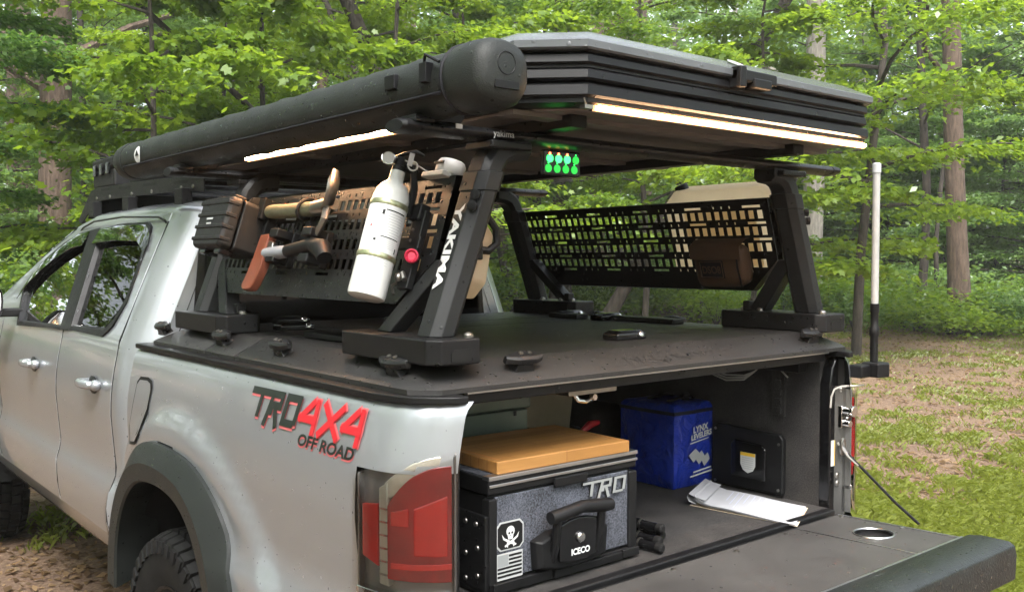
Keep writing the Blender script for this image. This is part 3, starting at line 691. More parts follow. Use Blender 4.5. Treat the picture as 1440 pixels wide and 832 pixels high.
    mb = MB(); mb.loft([mring(3.439, .90), mring(3.438, .88)]); mir(mb, s).build('mirror_glass', 'chrome', mo)
    mb = MB(); mb.box(-.96, -.83, 3.47, 3.54, 1.325, 1.365); mir(mb, s).build('mirror_arm', 'black_plastic', mo, .01)
    # front fender + hood side
    mb = MB(); rr = []
    for y in ylines(4.155, 5.15, .03, []):
        nose = sstep(4.8, 5.15, y)
        rr.append([(interp(SIDE, z) * (1 - .10 * nose) - .02 * (1 - sstep(.62, .7, math.hypot(y - 4.51, z - .42))), y, z) for z in CAB_Z] + [(-.80 * (1 - .12 * nose), y, 1.335 - .05 * nose - .06 * (y - 4.15)), (-.5, y, 1.36 - .06 * (y - 4.15) - .05 * nose), (0, y, 1.375 - .06 * (y - 4.15) - .05 * nose)])
    n2 = len(rr[0]); mb.v = [p for r_ in rr for p in r_]
    for i in range(len(rr) - 1):
        for j in range(n2 - 1):
            f = (i*n2+j, i*n2+j+1, (i+1)*n2+j+1, (i+1)*n2+j); c = [sum(mb.v[k][a] for k in f) / 4 for a in range(3)]
            if math.hypot(c[1] - 4.51, c[2] - .40) < .50 and c[0] < -.7: continue
            mb.f.append(f)
    mir(mb, s).build('front_fender', 'paint', truck, smooth=50)
    mb = MB(); mb.box(-.80, -.62, 5.14, 5.16, .95, 1.13); mir(mb, s).build('headlight', 'lamp_clear', truck, .02)
    # ---- bed side with wheel opening and rear corner wrap
    wrap = [(0,.215),(.010,.15),(.024,.105),(.052,.065),(.092,.035),(.127,.02)]
    zs = [.50,.54,.58,.62,.66,.70,.74,.77,.79,.812,.83,.86,.89,.92,.95,.98,1.01,1.04,1.07,1.10,1.13,1.155,1.18,1.205,1.23,1.25,1.27,1.285,1.297,1.302]
    cols = [(0, y) for y in reversed(ylines(.24, 1.742, .022, []))] + wrap
    mb = MB(); nz = len(zs)
    for off, y in cols:
        for z in zs:
            x = lower_x(y, z) if off == 0 else interp(SIDE, z) + off
            if z > 1.28: x += (z - 1.28) * .7
            if off or y < .30:                                        # tuck above and below the lamp
                t = 1 - sstep(.0, .055, abs(z - 1.185)); x += .012 * t * sstep(.32, .2, y) if False else 0
            mb.v.append((x, y, z))
    hole = [(y + (.012 if y < 1.27 else -.012) , z - .008) for y, z in FLARE_OUT]; hole = [(1.80,.3)] + hole + [(.80,.3)]
    for i in range(len(cols) - 1):
        for j in range(nz - 1):
            f = (i*nz+j, i*nz+j+1, (i+1)*nz+j+1, (i+1)*nz+j); c = [sum(mb.v[k][a] for k in f) / 4 for a in range(3)]
            if inside(hole, c[1], c[2]): continue
            if i >= len(cols) - len(wrap) and .79 < c[2] < 1.15: continue
            mb.f.append(f)
    used = sorted({k for f in mb.f for k in f}); mp_ = {k: i for i, k in enumerate(used)}
    mb.v = [mb.v[k] for k in used]; mb.f = [tuple(mp_[k] for k in f) for f in mb.f]
    bed_side = mir(mb, s).build('bed_side', 'paint', truck, smooth=50)
    # flare
    mb = MB(); rr = []
    for (yo, zo), (yi, zi) in zip(FLARE_OUT, FLARE_IN):
        xo = lower_x(yo, max(zo, .5))
        ym, zm = lerp(yo, yi, .42), lerp(zo, zi, .42); y1, z1 = lerp(yo, yi, .10), lerp(zo, zi, .10)
        rr.append([(xo + .01, yo, zo), (xo - .012, yo, zo), (xo - .022, y1, z1), (-.952, ym, zm), (-.958, lerp(ym, yi, .15), lerp(zm, zi, .15)), (-.955, lerp(yo, yi, .95), lerp(zo, zi, .95)), (-.948, yi, zi), (-.90, yi + (.01 if yi > 1.27 else -.01), zi + .012), (-.80, yi + (.03 if yi > 1.27 else -.03), zi + .03)])
    mb.loft(rr, closed=False, caps=False); mir(mb, s).build('fender_flare', 'flare', truck, smooth=30)
    # front flare
    mb = MB(); rr = []
    for i in range(15):
        a = PI * (i / 14) ; ro, ri = .56, .47
        rr.append([(-.895, 4.51 + ro * math.cos(a), .42 + ro * math.sin(a)), (-.95, 4.51 + (ro-.03) * math.cos(a), .42 + (ro-.03) * math.sin(a)), (-.955, 4.51 + ri * math.cos(a), .42 + ri * math.sin(a)), (-.75, 4.51 + ri * math.cos(a), .42 + ri * math.sin(a))])
    mb.loft(rr, closed=False, caps=False); mir(mb, s).build('fender_flare', 'flare', truck, smooth=40)
    # wheel houses
    for wy, wz, rad in ((AX_Y, .42, .52), (4.51, .42, .50)):
        mb = MB(); rr = []
        for i in range(17):
            a = PI * i / 16; rr.append([(-.86, wy + rad * math.cos(a), wz + rad * math.sin(a)), (-.56, wy + rad * math.cos(a), wz + rad * math.sin(a))])
        mb.loft(rr, closed=False, caps=False); k = len(mb.v)
        mb.add([(-.56, wy + rad * math.cos(PI * i / 16), wz + rad * math.sin(PI * i / 16)) for i in range(17)], [tuple(range(17))]); mir(mb, s).build('wheel_arch_liner', 'rubber', truck)
    # wheels
    for wy in (AX_Y, 4.51):
        mb = MB(); c = (-.80, wy, AX_Z)
        mb.lathe([(.03, -.135), (.09, -.13), (.10, -.10), (.195, -.085), (.215, -.115), (.225, -.118), (.225, .11)], c, (1, 0, 0), 28)
        wheel = mir(mb, s).build('wheel', 'black_plastic', truck)
        mb = MB(); mb.lathe([(.222, -.112), (.26, -.128), (.32, -.132), (.355, -.122), (.370, -.10), (.373, 0), (.370, .10), (.355, .122), (.30, .13), (.222, .11)], c, (1, 0, 0), 48); mir(mb, s).build('tyre', 'rubber', wheel)
        mb = MB(); n3 = 44
        for k in range(n3):
            for row, (xa, xb, sk) in enumerate(((-.131,-.088,.25), (-.082,-.030,-.2), (-.024,.024,.2), (.030,.082,-.2), (.088,.131,.25))):
                a0 = 2 * PI * (k + .5 * (row % 2)) / n3; vs = []
                for r0, ins in ((.366, 0.), (.389, .004)):
                    for xx, aa in ((xa + ins, a0), (xb - ins, a0 + sk * .10), (xb - ins, a0 + sk * .10 + .105), (xa + ins, a0 + .105)):
                        rr_ = r0 - (.016 if abs(xx) > .125 else 0) - (.004 if abs(xx) > .08 else 0)
                        vs.append((c[0] + xx, c[1] + rr_ * math.cos(aa), c[2] + rr_ * math.sin(aa)))
                mb.add(vs, [(4,5,6,7),(0,1,5,4),(1,2,6,5),(2,3,7,6),(3,0,4,7)])
            a0 = 2 * PI * k / n3                                             # sidewall lugs
            vs = []
            for xx, r0, aa in ((-.1325,.325,a0),(-.1285,.362,a0),(-.1285,.362,a0+.08),(-.1325,.325,a0+.08)):
                vs += [(c[0] + xx - .006, c[1] + r0 * math.cos(aa), c[2] + r0 * math.sin(aa)), (c[0] + xx + .006, c[1] + r0 * math.cos(aa), c[2] + r0 * math.sin(aa))]
            mb.add(vs, [(0,2,4,6),(0,1,3,2),(2,3,5,4),(4,5,7,6),(6,7,1,0)])
        mir(mb, s).build('tread', 'rubber', wheel, smooth=0)
    # ---- tail lamp following the corner wrap
    WL = [(interp(SIDE, 1.0) + o_, y) for o_, y in wrap]
    seg_l = [0.]
    for (xa, ya), (xb, yb) in zip(WL, WL[1:]): seg_l.append(seg_l[-1] + math.hypot(xb - xa, yb - ya))
    LT = seg_l[-1]
    def wl(u, z, d=0.):
        """point on the lamp face, u 0..1 round the corner, d outward"""
        q = u * LT; i = 0
        while i < len(seg_l) - 2 and q > seg_l[i + 1]: i += 1
        t = (q - seg_l[i]) / (seg_l[i + 1] - seg_l[i]); (xa, ya), (xb, yb) = WL[i], WL[i + 1]
        nx, ny = -(ya - yb), -(xb - xa); L = math.hypot(nx, ny); nx, ny = nx / L, ny / L
        lean = (1.0 - z) * -.10 * (1 - u)
        return (lerp(xa, xb, t) + nx * d * (1 if nx < 0 else 1) + lean * 0, lerp(ya, yb, t) + ny * d, z)
    def lamp_patch(u0, u1, z0a, z0b, z1a, z1b, d, depth, nu=9, nz_=5, ez=1.):
        """solid curved block on the lamp face"""
        mb = MB()
        F = [[wl(lerp(u0, u1, i / nu), lerp(lerp(z0a, z0b, i / nu), lerp(z1a, z1b, 1 - (1 - i / nu) ** ez), j / nz_), d) for j in range(nz_ + 1)] for i in range(nu + 1)]
        B = [[wl(lerp(u0, u1, i / nu), lerp(lerp(z0a, z0b, i / nu), lerp(z1a, z1b, 1 - (1 - i / nu) ** ez), j / nz_), d - depth) for j in range(nz_ + 1)] for i in range(nu + 1)]
        k = nz_ + 1; o = (nu + 1) * k
        vs = [p for c_ in F for p in c_] + [p for c_ in B for p in c_]; fs = []
        for i in range(nu):
            for j in range(nz_): fs += [(i*k+j, i*k+j+1, (i+1)*k+j+1, (i+1)*k+j), (o+i*k+j, o+(i+1)*k+j, o+(i+1)*k+j+1, o+i*k+j+1)]
            fs += [(i*k, (i+1)*k, o+(i+1)*k, o+i*k), (i*k+nz_, o+i*k+nz_, o+(i+1)*k+nz_, (i+1)*k+nz_)]
        for j in range(nz_): fs += [(j, o+j, o+j+1, j+1), (nu*k+j, nu*k+j+1, o+nu*k+j+1, o+nu*k+j)]
        mb.add(vs, fs); return mir(mb, s)
    lamp = lamp_patch(.0, 1., .80, .80, 1.145, 1.205, -.018, .05).build('tail_lamp', 'lamp_grey', truck)
    lamp_patch(.06, .27, .965, .950, 1.078, 1.085, -.004, .02).build('side_lens', 'lamp_red_bright', lamp, .004)
    lamp_patch(.40, .955, .932, .928, 1.085, 1.172, .004, .03, 14, 6, 2.6).build('main_lens', 'lamp_red', lamp, .012, seg=3)
    lamp_patch(.64, .92, .985, .982, 1.085, 1.112, .0065, .012).build('inner_lens', 'lamp_red_bright', lamp, .004)
    lamp_patch(.44, .60, 1.045, 1.045, 1.075, 1.085, .0062, .012).build('inner_lens', 'lamp_red_bright', lamp, .006)
    for q in range(6): lamp_patch(.30, .385, .935 + q * .028, .935 + q * .028, .939 + q * .028, .939 + q * .028, .0, .006, 3, 1).build('reflector_rib', 'chrome', lamp)
    lamp_patch(.285, .395, .915, .912, 1.12, 1.135, -.002, .02).build('reflector', 'lamp_clear', lamp, .004)
    lamp_patch(.34, .955, 1.09, 1.176, 1.130, 1.194, -.003, .02, 12, 3, 2.2).build('reflector', 'lamp_clear', lamp, .004)
    lamp_patch(.44, .955, .955, .955, .968, .968, .0062, .01).build('lens_rib', 'lamp_red_bright', lamp, .002)
    lamp_patch(.0, 1., .882, .882, .898, .898, .003, .03).build('lamp_rib', 'chrome', lamp, .003)
    lamp_patch(.30, .96, .81, .81, .872, .872, -.004, .02).build('reverse_lens', 'lamp_clear', lamp, .004)
    lamp_patch(.0, .028, .81, .81, 1.14, 1.145, -.002, .03, 2).build('lamp_edge', 'lamp_grey', lamp, .003)
    lamp_patch(.972, 1., .81, .81, 1.19, 1.2, .0, .03, 2).build('lamp_edge', 'lamp_grey', lamp, .003)
    mb = MB(); nu, nz_ = 12, 4
    for i in range(nu + 1):
        for j in range(nz_ + 1): mb.v.append(wl(i / nu, lerp(.80, lerp(1.145, 1.205, i / nu), j / nz_), .011))
    mb.f = [(i*(nz_+1)+j, i*(nz_+1)+j+1, (i+1)*(nz_+1)+j+1, (i+1)*(nz_+1)+j) for i in range(nu) for j in range(nz_)]
    mir(mb, s).build('clear_cover', 'clear_plastic', lamp, smooth=60)
    # rail caps of the bed
    mb = MB(); mb.extr([(-.862, .02, 1.300), (-.858, .02, 1.314), (-.80, .02, 1.317), (-.70, .02, 1.317), (-.70, .02, 1.300)], (0, 1.72, 0))
    mb.v = [(p[0] + (.095 if (p[1] < .1 and p[0] < -.75) else 0), p[1], p[2]) for p in mb.v]
    mir(mb, s)
    mb2 = MB(); pl = [(-.862,1.74),(-.862,.20),(-.85,.13),(-.83,.08),(-.79,.040),(-.757,.016),(-.732,.014),(-.73,1.74)]
    mb2.extr([(x, y, 1.2985) for x, y in pl], (0, 0, .017)); mir(mb2, s).build('bed_rail_cap', 'black_plastic', truck, .004)
    # bed inner wall, wheel well box
    part('bed_wall', 'bed_carpet', truck, lambda m_: mir(m_.box(-.775, -.716, .10, 1.70, .80, 1.2975), s), .008)
    part('wheel_well', 'bed_carpet', truck, lambda m_: mir(m_.box(-.73, -.54, .92, 1.60, .80, 1.05), s), .05, seg=4)
    part('tail_jamb', 'gloss_plastic', truck, lambda m_: mir(m_.extr([(-.745,.066,.76),(-.716,.068,.80),(-.716,.068,1.21),(-.725,.067,1.26),(-.745,.066,1.29),(-.775,.066,1.29),(-.775,.066,.76)], (0, .04, 0)), s), .006)
    part('lamp_socket', 'brake_dark', truck, lambda m_: mir(m_.extr([(-.84,.14,.76),(-.80,.07,.76),(-.757,.045,.76),(-.757,.11,.76)], (0, 0, .53)), s))
# cab back wall and rear glass, windscreen
r_ = cab_ring(1.755); mb = MB(); pts = [(x, 1.757, z) for x, z in r_] + [(-x, 1.757, z) for x, z in reversed(r_[:-1])]
mb.add(pts, [tuple(range(len(pts)))]); mb.build('cab_back', 'paint', truck, smooth=0)
part('rear_window', 'window_glass', truck, lambda m_: m_.extr([(-.62,1.752,1.36),(.62,1.752,1.36),(.60,1.752,1.70),(.52,1.752,1.74),(-.52,1.752,1.74),(-.60,1.752,1.70)], (0, -.012, 0)), .003)
part('rear_window_backing', 'gloss_plastic', truck, lambda m_: m_.extr([(-.66,1.755,1.33),(.66,1.755,1.33),(.62,1.755,1.75),(-.62,1.755,1.75)], (0, -.002, 0)))
mb = MB(); rr = []
for y in (3.12, 3.3, 3.5, 3.8, 4.1):
    zc = zcap(y); ze = 1.33 + (zc - 1.33) * .86; xe = -.857 + (ze - 1.305) * .42 
    rr.append([(xe * math.cos(a) ** .62 if i < 12 and i > -12 else 0, y, ze + (zc - ze) * math.sin(abs(a)) ** .9 + .002) for i, a in [(i, PI / 2 * i / 12) for i in range(0, 12)]])
    rr[-1] = rr[-1] + [(0, y, zc + .002)] + [(-x, yy, z) for x, yy, z in reversed(rr[-1])]
mb.loft(rr, closed=False, caps=False); mb.build('windscreen', 'window_glass', truck, smooth=60)
# underside and cabin
part('chassis_frame', 'brake_dark', truck, lambda m_: (m_.box(-.55, -.43, .1, 5.0, .46, .62), m_.box(.43, .55, .1, 5.0, .46, .62), m_.box(-.80, .80, 1.85, 4.05, .585, .63), m_.box(-.55, .55, .12, 1.75, .60, .66)), .01)
part('rear_axle', 'brake_dark', truck, lambda m_: (m_.tube([(-.72, AX_Y, AX_Z), (-.12, AX_Y, AX_Z), (0, AX_Y, AX_Z), (.12, AX_Y, AX_Z), (.72, AX_Y, AX_Z)], [.045, .05, .14, .05, .045], 14)))
part('front_axle', 'brake_dark', truck, lambda m_: m_.tube([(-.72, 4.51, AX_Z), (.72, 4.51, AX_Z)], .05, 12))
part('cabin_floor', 'seat', truck, lambda m_: m_.box(-.80, .80, 1.80, 4.1, .64, .70), .01)
part('dashboard', 'seat', truck, lambda m_: m_.extr([(-.80,3.55,.75),(-.80,3.45,1.10),(-.80,3.52,1.30),(-.80,4.05,1.33),(-.80,4.05,.75)], (1.60, 0, 0)), .03)
part('steering_wheel', 'black_plastic', truck, lambda m_: m_.tube([(-.38 + .185 * math.cos(a), 3.30 + .07 * math.sin(a), 1.22 + .17 * math.sin(a)) for a in [2*PI*i/24 for i in range(25)]], .015, 8))
for sx in (-.38, .38):
    st = part('seat', 'seat', truck, lambda m_: (m_.box(sx - .25, sx + .25, 2.62, 3.15, .80, .98), m_.loft([[(sx - wd, y0, z), (sx + wd, y0, z), (sx + wd, y0 + .12, z), (sx - wd, y0 + .12, z)] for wd, y0, z in ((.24, 2.62, .92), (.25, 2.52, 1.15), (.23, 2.46, 1.38), (.17, 2.44, 1.46))])), .03, seg=3)
    part('headrest', 'seat', st, lambda m_: m_.loft([[(sx - wd, y0, z), (sx + wd, y0, z), (sx + wd, y0 + .09, z), (sx - wd, y0 + .09, z)] for wd, y0, z in ((.10, 2.44, 1.48), (.14, 2.42, 1.53), (.13, 2.42, 1.60), (.10, 2.43, 1.63))]), .02, seg=3)
part('rear_bench', 'seat', truck, lambda m_: (m_.box(-.68, .68, 1.95, 2.35, .80, .98), m_.box(-.68, .68, 1.86, 1.98, .95, 1.42)), .03)
for k in (-1, 1):
    part('rear_headrest', 'seat', truck, lambda m_: m_.box(k * .36 - .12, k * .36 + .12, 1.87, 1.96, 1.42, 1.56), .03)
# front end, bumpers
part('grille', 'black_plastic', truck, lambda m_: m_.box(-.62, .62, 5.12, 5.17, .72, 1.12), .02)
part('front_bumper', 'flare', truck, lambda m_: m_.extr([(-.84,4.95,.48),(-.80,5.15,.46),(-.5,5.27,.46),(.5,5.27,.46),(.80,5.15,.46),(.84,4.95,.48)], (0, 0, .24)), .03)
part('rear_bumper', 'paint', truck, lambda m_: m_.extr([(-.90,.22,.50),(-.91,.05,.50),(-.87,-.08,.50),(-.60,-.14,.50),(.60,-.14,.50),(.87,-.08,.50),(.91,.05,.50),(.90,.22,.50),(.80,.22,.50),(.78,.04,.50),(-.78,.04,.50),(-.80,.22,.50)], (0, 0, .235)), .025, seg=3)
part('bumper_step', 'black_plastic', truck, lambda m_: m_.box(-.58, .58, -.13, .03, .738, .746), .003)
# bed floor
part('bed_floor', 'bed_carpet', truck, lambda m_: m_.box(-.716, .716, .07, 1.70, .78, .822))
part('bed_front_wall', 'bed_carpet', truck, lambda m_: m_.box(-.765, .765, 1.655, 1.72, .78, 1.297), .005)
part('bed_sill', 'black_plastic', truck, lambda m_: (m_.box(-.70, .70, .035, .068, .76, .828), m_.box(-.67, .67, .012, .03, .76, .818)), .006)
# jamb hardware on the right
def bolt(m_, c, ax, r=.009, h=.006): m_.lathe([(r, 0), (r, h * .6), (r * .8, h), (r * .45, h), (r * .4, h * .55)], c, ax, 10)
jy = .066; jx = .036
part('tailgate_striker', 'chrome', truck, lambda m_: (m_.box(jx+.705, jx+.735, jy - .024, jy - .010, 1.075, 1.145), m_.lathe([(.013, 0), (.013, .03), (.018, .032), (.018, .042)], (jx+.72, jy - .018, 1.13), (0, -1, 0), 14), m_.lathe([(.012, 0), (.012, .028)], (jx+.72, jy - .018, 1.09), (0, -1, 0), 14), m_.tube([(jx+.72, jy - .04, 1.115), (jx+.685, jy - .05, 1.11)], .007, 8)), .003)
part('jamb_bolt', 'steel', truck, lambda m_: bolt(m_, (jx+.715, jy - .012, 1.195), (0, -1, 0)))
for zz in (.925, .90): part('jamb_bolt', 'steel', truck, lambda m_: bolt(m_, (jx+.705, jy - .008, zz), (0, -1, 0)))
part('jamb_sticker', 'label_white', truck, lambda m_: m_.box(jx+.6825, jx+.697, jy - .004, jy - .001, .955, 1.035))
part('jamb_sticker_band', 'sticker_yellow', truck, lambda m_: m_.box(jx+.6973, jx+.701, jy - .004, jy - .001, .955, 1.035))
part('weather_strip', 'cable_white', truck, lambda m_: m_.tube([(.712, .064, 1.14), (.713, .062, 1.175), (.72, .056, 1.198), (.735, .04, 1.207), (.77, .018, 1.208), (.83, .022, 1.205)], .003, 6))
GZ0 = .822; TILT = R(2.2)
def gz(y): return GZ0 + (.03 - y) * math.tan(TILT)
cab_ = [(.741, jy - .03, 1.01), (.745, jy - .10, .955), (.705, -.16, .885), (.695, -.235, gz(-.235) + .01)]
part('tailgate_cable', 'black_plastic', truck, lambda m_: m_.tube(cab_, .0045, 8))
part('cable_end', 'steel', truck, lambda m_: (m_.tube([(.742, jy - .015, 1.03), (.744, jy - .05, .99), (.745, jy - .082, .967)], [.012, .009, .007], 10, flat=.6), m_.tube([(.742 + .011 * math.cos(a), jy - .028, 1.018 + .024 * math.sin(a)) for a in [2*PI*i/14 for i in range(15)]], .005, 6)))
# ---- tailgate, let down
def gpt(x, t, h=0.): return (x, .03 - t * math.cos(TILT) + 0 * h, GZ0 + t * math.sin(TILT) + h)
GL = .535
def gslab(m_, x0, x1, t0, t1, h0, h1): m_.add([gpt(x0, t0, h0), gpt(x1, t0, h0), gpt(x1, t1, h0), gpt(x0, t1, h0), gpt(x0, t0, h1), gpt(x1, t0, h1), gpt(x1, t1, h1), gpt(x0, t1, h1)], [(0,3,2,1),(4,5,6,7),(0,1,5,4),(1,2,6,5),(2,3,7,6),(3,0,4,7)])
gate = part('tailgate', 'paint', truck, lambda m_: gslab(m_, -.675, .675, .01, GL - .012, -.085, -.007), .012, seg=3)
part('gate_cap', 'gate_cap', gate, lambda m_: (lambda pr: m_.loft([[gpt(x, t, h) for t, h in pr] for x in (-.682, .682)]))([(.405,-.006),(.41,.010),(.45,.016),(.52,.013),(.535,.004),(.54,-.02),(.538,-.085),(.525,-.093),(.50,-.09),(.45,-.006)]), .004)
part('gate_edge_trim', 'alu', gate, lambda m_: (gslab(m_, -.668, .668, .397, .405, -.007, .006), gslab(m_, .655, .664, .03, .397, -.007, .005), gslab(m_, -.664, -.655, .03, .397, -.007, .005), gslab(m_, .4295, .4345, .03, .397, -.007, .0042), gslab(m_, -.4345, -.4295, .03, .397, -.007, .0042)), .001)
gslots = [(-.653, -.436), (-.428, .428)]
for a, b_ in gslots: part('gate_panel', 'gate_mat', gate, lambda m_: gslab(m_, a, b_, .028, .395, -.007, .003), .002)
# right panel carries the cup hole
mb = MB(); cx_, ct, cr_ = .535, .215, .052; ring_o = []; ring_i = []; n = 32
for k in range(n):
    a = 2 * PI * k / n; ca, sa = math.cos(a), math.sin(a)
    kx = (.115 if ca > 0 else .099) ; t_ = min(((.653 - cx_) / ca) if ca > 1e-6 else ((.436 - cx_) / ca if ca < -1e-6 else 9), ((.395 - ct) / sa) if sa > 1e-6 else ((.028 - ct) / sa if sa < -1e-6 else 9))
    ring_o.append((cx_ + ca * t_, ct + sa * t_)); ring_i.append((cx_ + cr_ * ca, ct + cr_ * sa))
corn = [(.653,.395),(.436,.395),(.436,.028),(.653,.028)]
vs = [gpt(x, t, .003) for x, t in ring_o] + [gpt(x, t, .003) for x, t in ring_i]; fs = []
for k in range(n):
    j = (k + 1) % n; fs.append((k, j, n + j, n + k))
for c_ in corn:
    k = min(range(n), key=lambda i: math.hypot(ring_o[i][0]-c_[0], ring_o[i][1]-c_[1])); best = None
    for k in range(n):
        j = (k + 1) % n; (xa, ta), (xb, tb) = ring_o[k], ring_o[j]
        if (abs(xa - c_[0]) < 1e-5 or abs(ta - c_[1]) < 1e-5) and (abs(xb - c_[0]) < 1e-5 or abs(tb - c_[1]) < 1e-5) and not (abs(xa - xb) < 1e-5 or abs(ta - tb) < 1e-5): best = (k, j)
    if best: vs.append(gpt(*c_, .003)); fs.append((best[0], best[1], len(vs) - 1))
mb.add(vs, fs); mb.build('gate_panel', 'gate_mat', gate, smooth=0)
part('cup_hole', 'black_plastic', gate, lambda m_: m_.loft([[gpt(cx_ + r0 * math.cos(2*PI*k/32), ct + r0 * math.sin(2*PI*k/32), h) for k in range(32)] for r0, h in ((.0515, .002), (.0515, -.006), (.048, -.0065), (.03, -.0062), (.002, -.006))], caps=False))
part('cup_ring', 'alu', gate, lambda m_: m_.tube([gpt(cx_ + .054 * math.cos(2*PI*k/32), ct + .054 * math.sin(2*PI*k/32), .0035) for k in range(33)], .0028, 6))
for x, t in ((.645,.24),(.645,.05),(.12,.06),(.44,.402),(.2,.402),(-.05,.402),(-.3,.402),(.36,.05),(-.12,.05)): part('gate_screw', 'steel', gate, lambda m_: m_.lathe([(.0075, 0), (.0075, .003), (.004, .0045)], gpt(x, t, .003), (0, 0, 1), 10))
# ---- fuel flap, side decals on the left
def on_side(y, z, d): return (lower_x(y, z) - d, y, z)
fl = [(1.705,1.045),(1.70,1.01),(1.66,.992),(1.60,1.00),(1.555,1.04),(1.53,1.12),(1.515,1.185),(1.525,1.205),(1.56,1.212),(1.63,1.208),(1.655,1.19),(1.672,1.12)]
cy, cz = 1.61, 1.10
for nm, k, d, m_n in (('fuel_flap_gap', 1.05, .0036, 'ink'), ('fuel_flap', .95, .0046, 'paint')):
    mb = MB(); rr = [[on_side(cy + (y - cy) * k * q, cz + (z - cz) * k * q, d) for y, z in fl] for q in (1., .75, .5, .25, .05)]
    mb.loft(rr, caps=False); mb.add(rr[-1], [tuple(range(len(fl)))]); mb.build(nm, m_n, truck, smooth=60)
part('fuel_finger_notch', 'flare', truck, lambda m_: m_.ball(on_side(1.575, 1.085, 0), (.006, .014, .022)))
YL, YR = .781, .192
def decal(u, v, d=.002):                                                   # u 0..1 along the decal, v height in m above its lower left
    y = lerp(YL, YR, u); return on_side(y, 1.200 + v + .006 * u, d)
LW = YL - YR
def put(lines, wd, d, name, mat, shear=.28, x0=0., y0=0.):
    v, f = strokes(lines, wd); mb = MB(); mb.add([decal((x0 + p[0] + p[1] * shear) / LW, y0 + p[1], d + p[2]) for p in v], f); return mb.build(name, mat, truck, smooth=0)
H_ = .062
T_ = [((.0,H_),(.062,H_)), ((.034,H_ - .008),(.034,.006))]
R_ = [((.064,H_),(.108,H_)), ((.108,H_),(.108,.034)), ((.108,.034),(.078,.034)), ((.074,H_ - .01),(.066,-.012)), ((.080,.030),(.080,.018)), ((.092,.030),(.106,-.012))]
D_ = [((.128,H_),(.168,H_)), ((.168,H_ - .008),(.168,.008)), ((.128,0),(.160,0)), ((.128,H_ - .01),(.128,.01))]
trd = T_ + R_ + D_
S4 = 1.55
put([((a[0]*S4, a[1]), (b_[0]*S4, b_[1])) for a, b_ in trd], .0185, .0016, 'decal_shadow', 'decal_pink', y0=-.007, x0=-.002)
put([((a[0]*S4, a[1]), (b_[0]*S4, b_[1])) for a, b_ in trd], .0185, .0034, 'decal_letters', 'decal_dark')
four = lambda o: [((o+.050,H_),(o+.0,.022)), ((o,.022),(o+.072,.022)), ((o+.070,H_),(o+.070,-.004))]
xx_ = lambda o: [((o,H_),(o+.075,-.004)), ((o+.08,H_),(o-.004,-.004))]
f44 = four(.285) + xx_(.392) + four(.488)
put(f44, .0235, .0014, 'decal_outline', 'decal_pink', shear=.18)
put(f44, .0175, .0044, 'decal_numbers', 'decal_red', shear=.18)
for nm, mt, dx, dz, d in (('decal_shadow', 'decal_pink', -.001, -.005, .0014), ('decal_words', 'decal_dark', 0, 0, .0028)):
    text_on('OFF ROAD', .038, lambda x, y: decal((.285 + dx + x * 1.42 + y * .1) / LW, -.042 + dz + y, d), nm, mt, truck, bold=.0012, shear=.15)
# ================================================================== hard bed cover
cover = thing('bed_cover', 'black textured metal cover over the truck bed, with tie-down cleats along its edges', 'bed cover', (0, .9, 1.315))
CX, CY0, CY1 = .829, .053, 1.683
def cover_ring(i, z, y0, y1, rs, fs_):
    x = CX - i; a = y0 + (i if rs else 0); b = y1 - (i if fs_ else 0); c = .055 * (1 - i * 3) if rs else .0005; d = .03 if fs_ else .0005
    return [(-x, b - d, z), (-x, a + c * .9, z), (-x + c, a, z), (x - c, a, z), (x, a + c * .9, z), (x, b - d, z), (x - d, b, z), (-x + d, b, z)]
PROF = [(0, 1.316), (0, 1.327), (.006, 1.332), (.082, 1.370), (.092, 1.374), (.10, 1.375)]
for y0, y1, rs, fs_ in ((CY0, .985, True, False), (.992, 1.205, False, False), (1.212, CY1, False, True)):
    part('cover_panel', 'deck', cover, lambda m_: m_.loft([cover_ring(i, z, y0, y1, rs, fs_) for i, z in PROF]), 0, 30)
part('edge_seal', 'rubber', cover, lambda m_: m_.loft([cover_ring(i, z, CY0, CY1, True, True) for i, z in ((.012, 1.3165), (.012, 1.3155), (.03, 1.3155))]))
part('rear_rail', 'alu', cover, lambda m_: m_.box(-.70, .70, CY0 + .01, CY0 + .022, 1.3095, 1.3155), .002)
part('rear_rail_channel', 'black_steel', cover, lambda m_: m_.box(-.70, .70, CY0 + .024, CY0 + .09, 1.285, 1.3155), .004)
def cleat(c, ax, nrm):
    """horn cleat: foot, two horns along ax, two bolts"""
    ax = Vector(ax).normalized(); nrm = Vector(nrm).normalized(); sd_ = ax.cross(nrm).normalized(); M = rotM(c, ax, sd_, nrm)
    q = part('cleat', 'black_steel_wet', cover, lambda m_: (m_.loft([[M @ Vector(p) for p in ((-a, -b, h), (a, -b, h), (a, b, h), (-a, b, h))] for a, b, h in ((.030, .018, -.006), (.022, .015, .012), (.030, .018, .018))]),
        m_.loft([[M @ Vector((x, wd * y, hz + z)) for y, z in ((-1, -.007), (-.5, -.010), (.5, -.010), (1, -.007), (1, .004), (.6, .009), (-.6, .009), (-1, .004))] for x, wd, hz in ((-.055, .006, .021), (-.030, .019, .023), (0, .022, .025), (.030, .019, .023), (.055, .006, .021))])), .002)
    for dx in (-.013, .013): part('cleat_bolt', 'steel', q, lambda m_: m_.lathe([(.006, 0), (.006, .003), (.0035, .0035), (.003, .001)], M @ Vector((dx, 0, .034)), nrm, 10))
nl_ = (-.42, 0, .9)
for y in (1.665, 1.164, .772, .207):
    cleat((-.785, y, 1.356), (0, 1, 0), nl_); cleat((.785, y, 1.356), (0, 1, 0), (.42, 0, .9))
for x in (-.52, .645): cleat((x, .098, 1.356), (1, 0, 0), (0, -.42, .9))
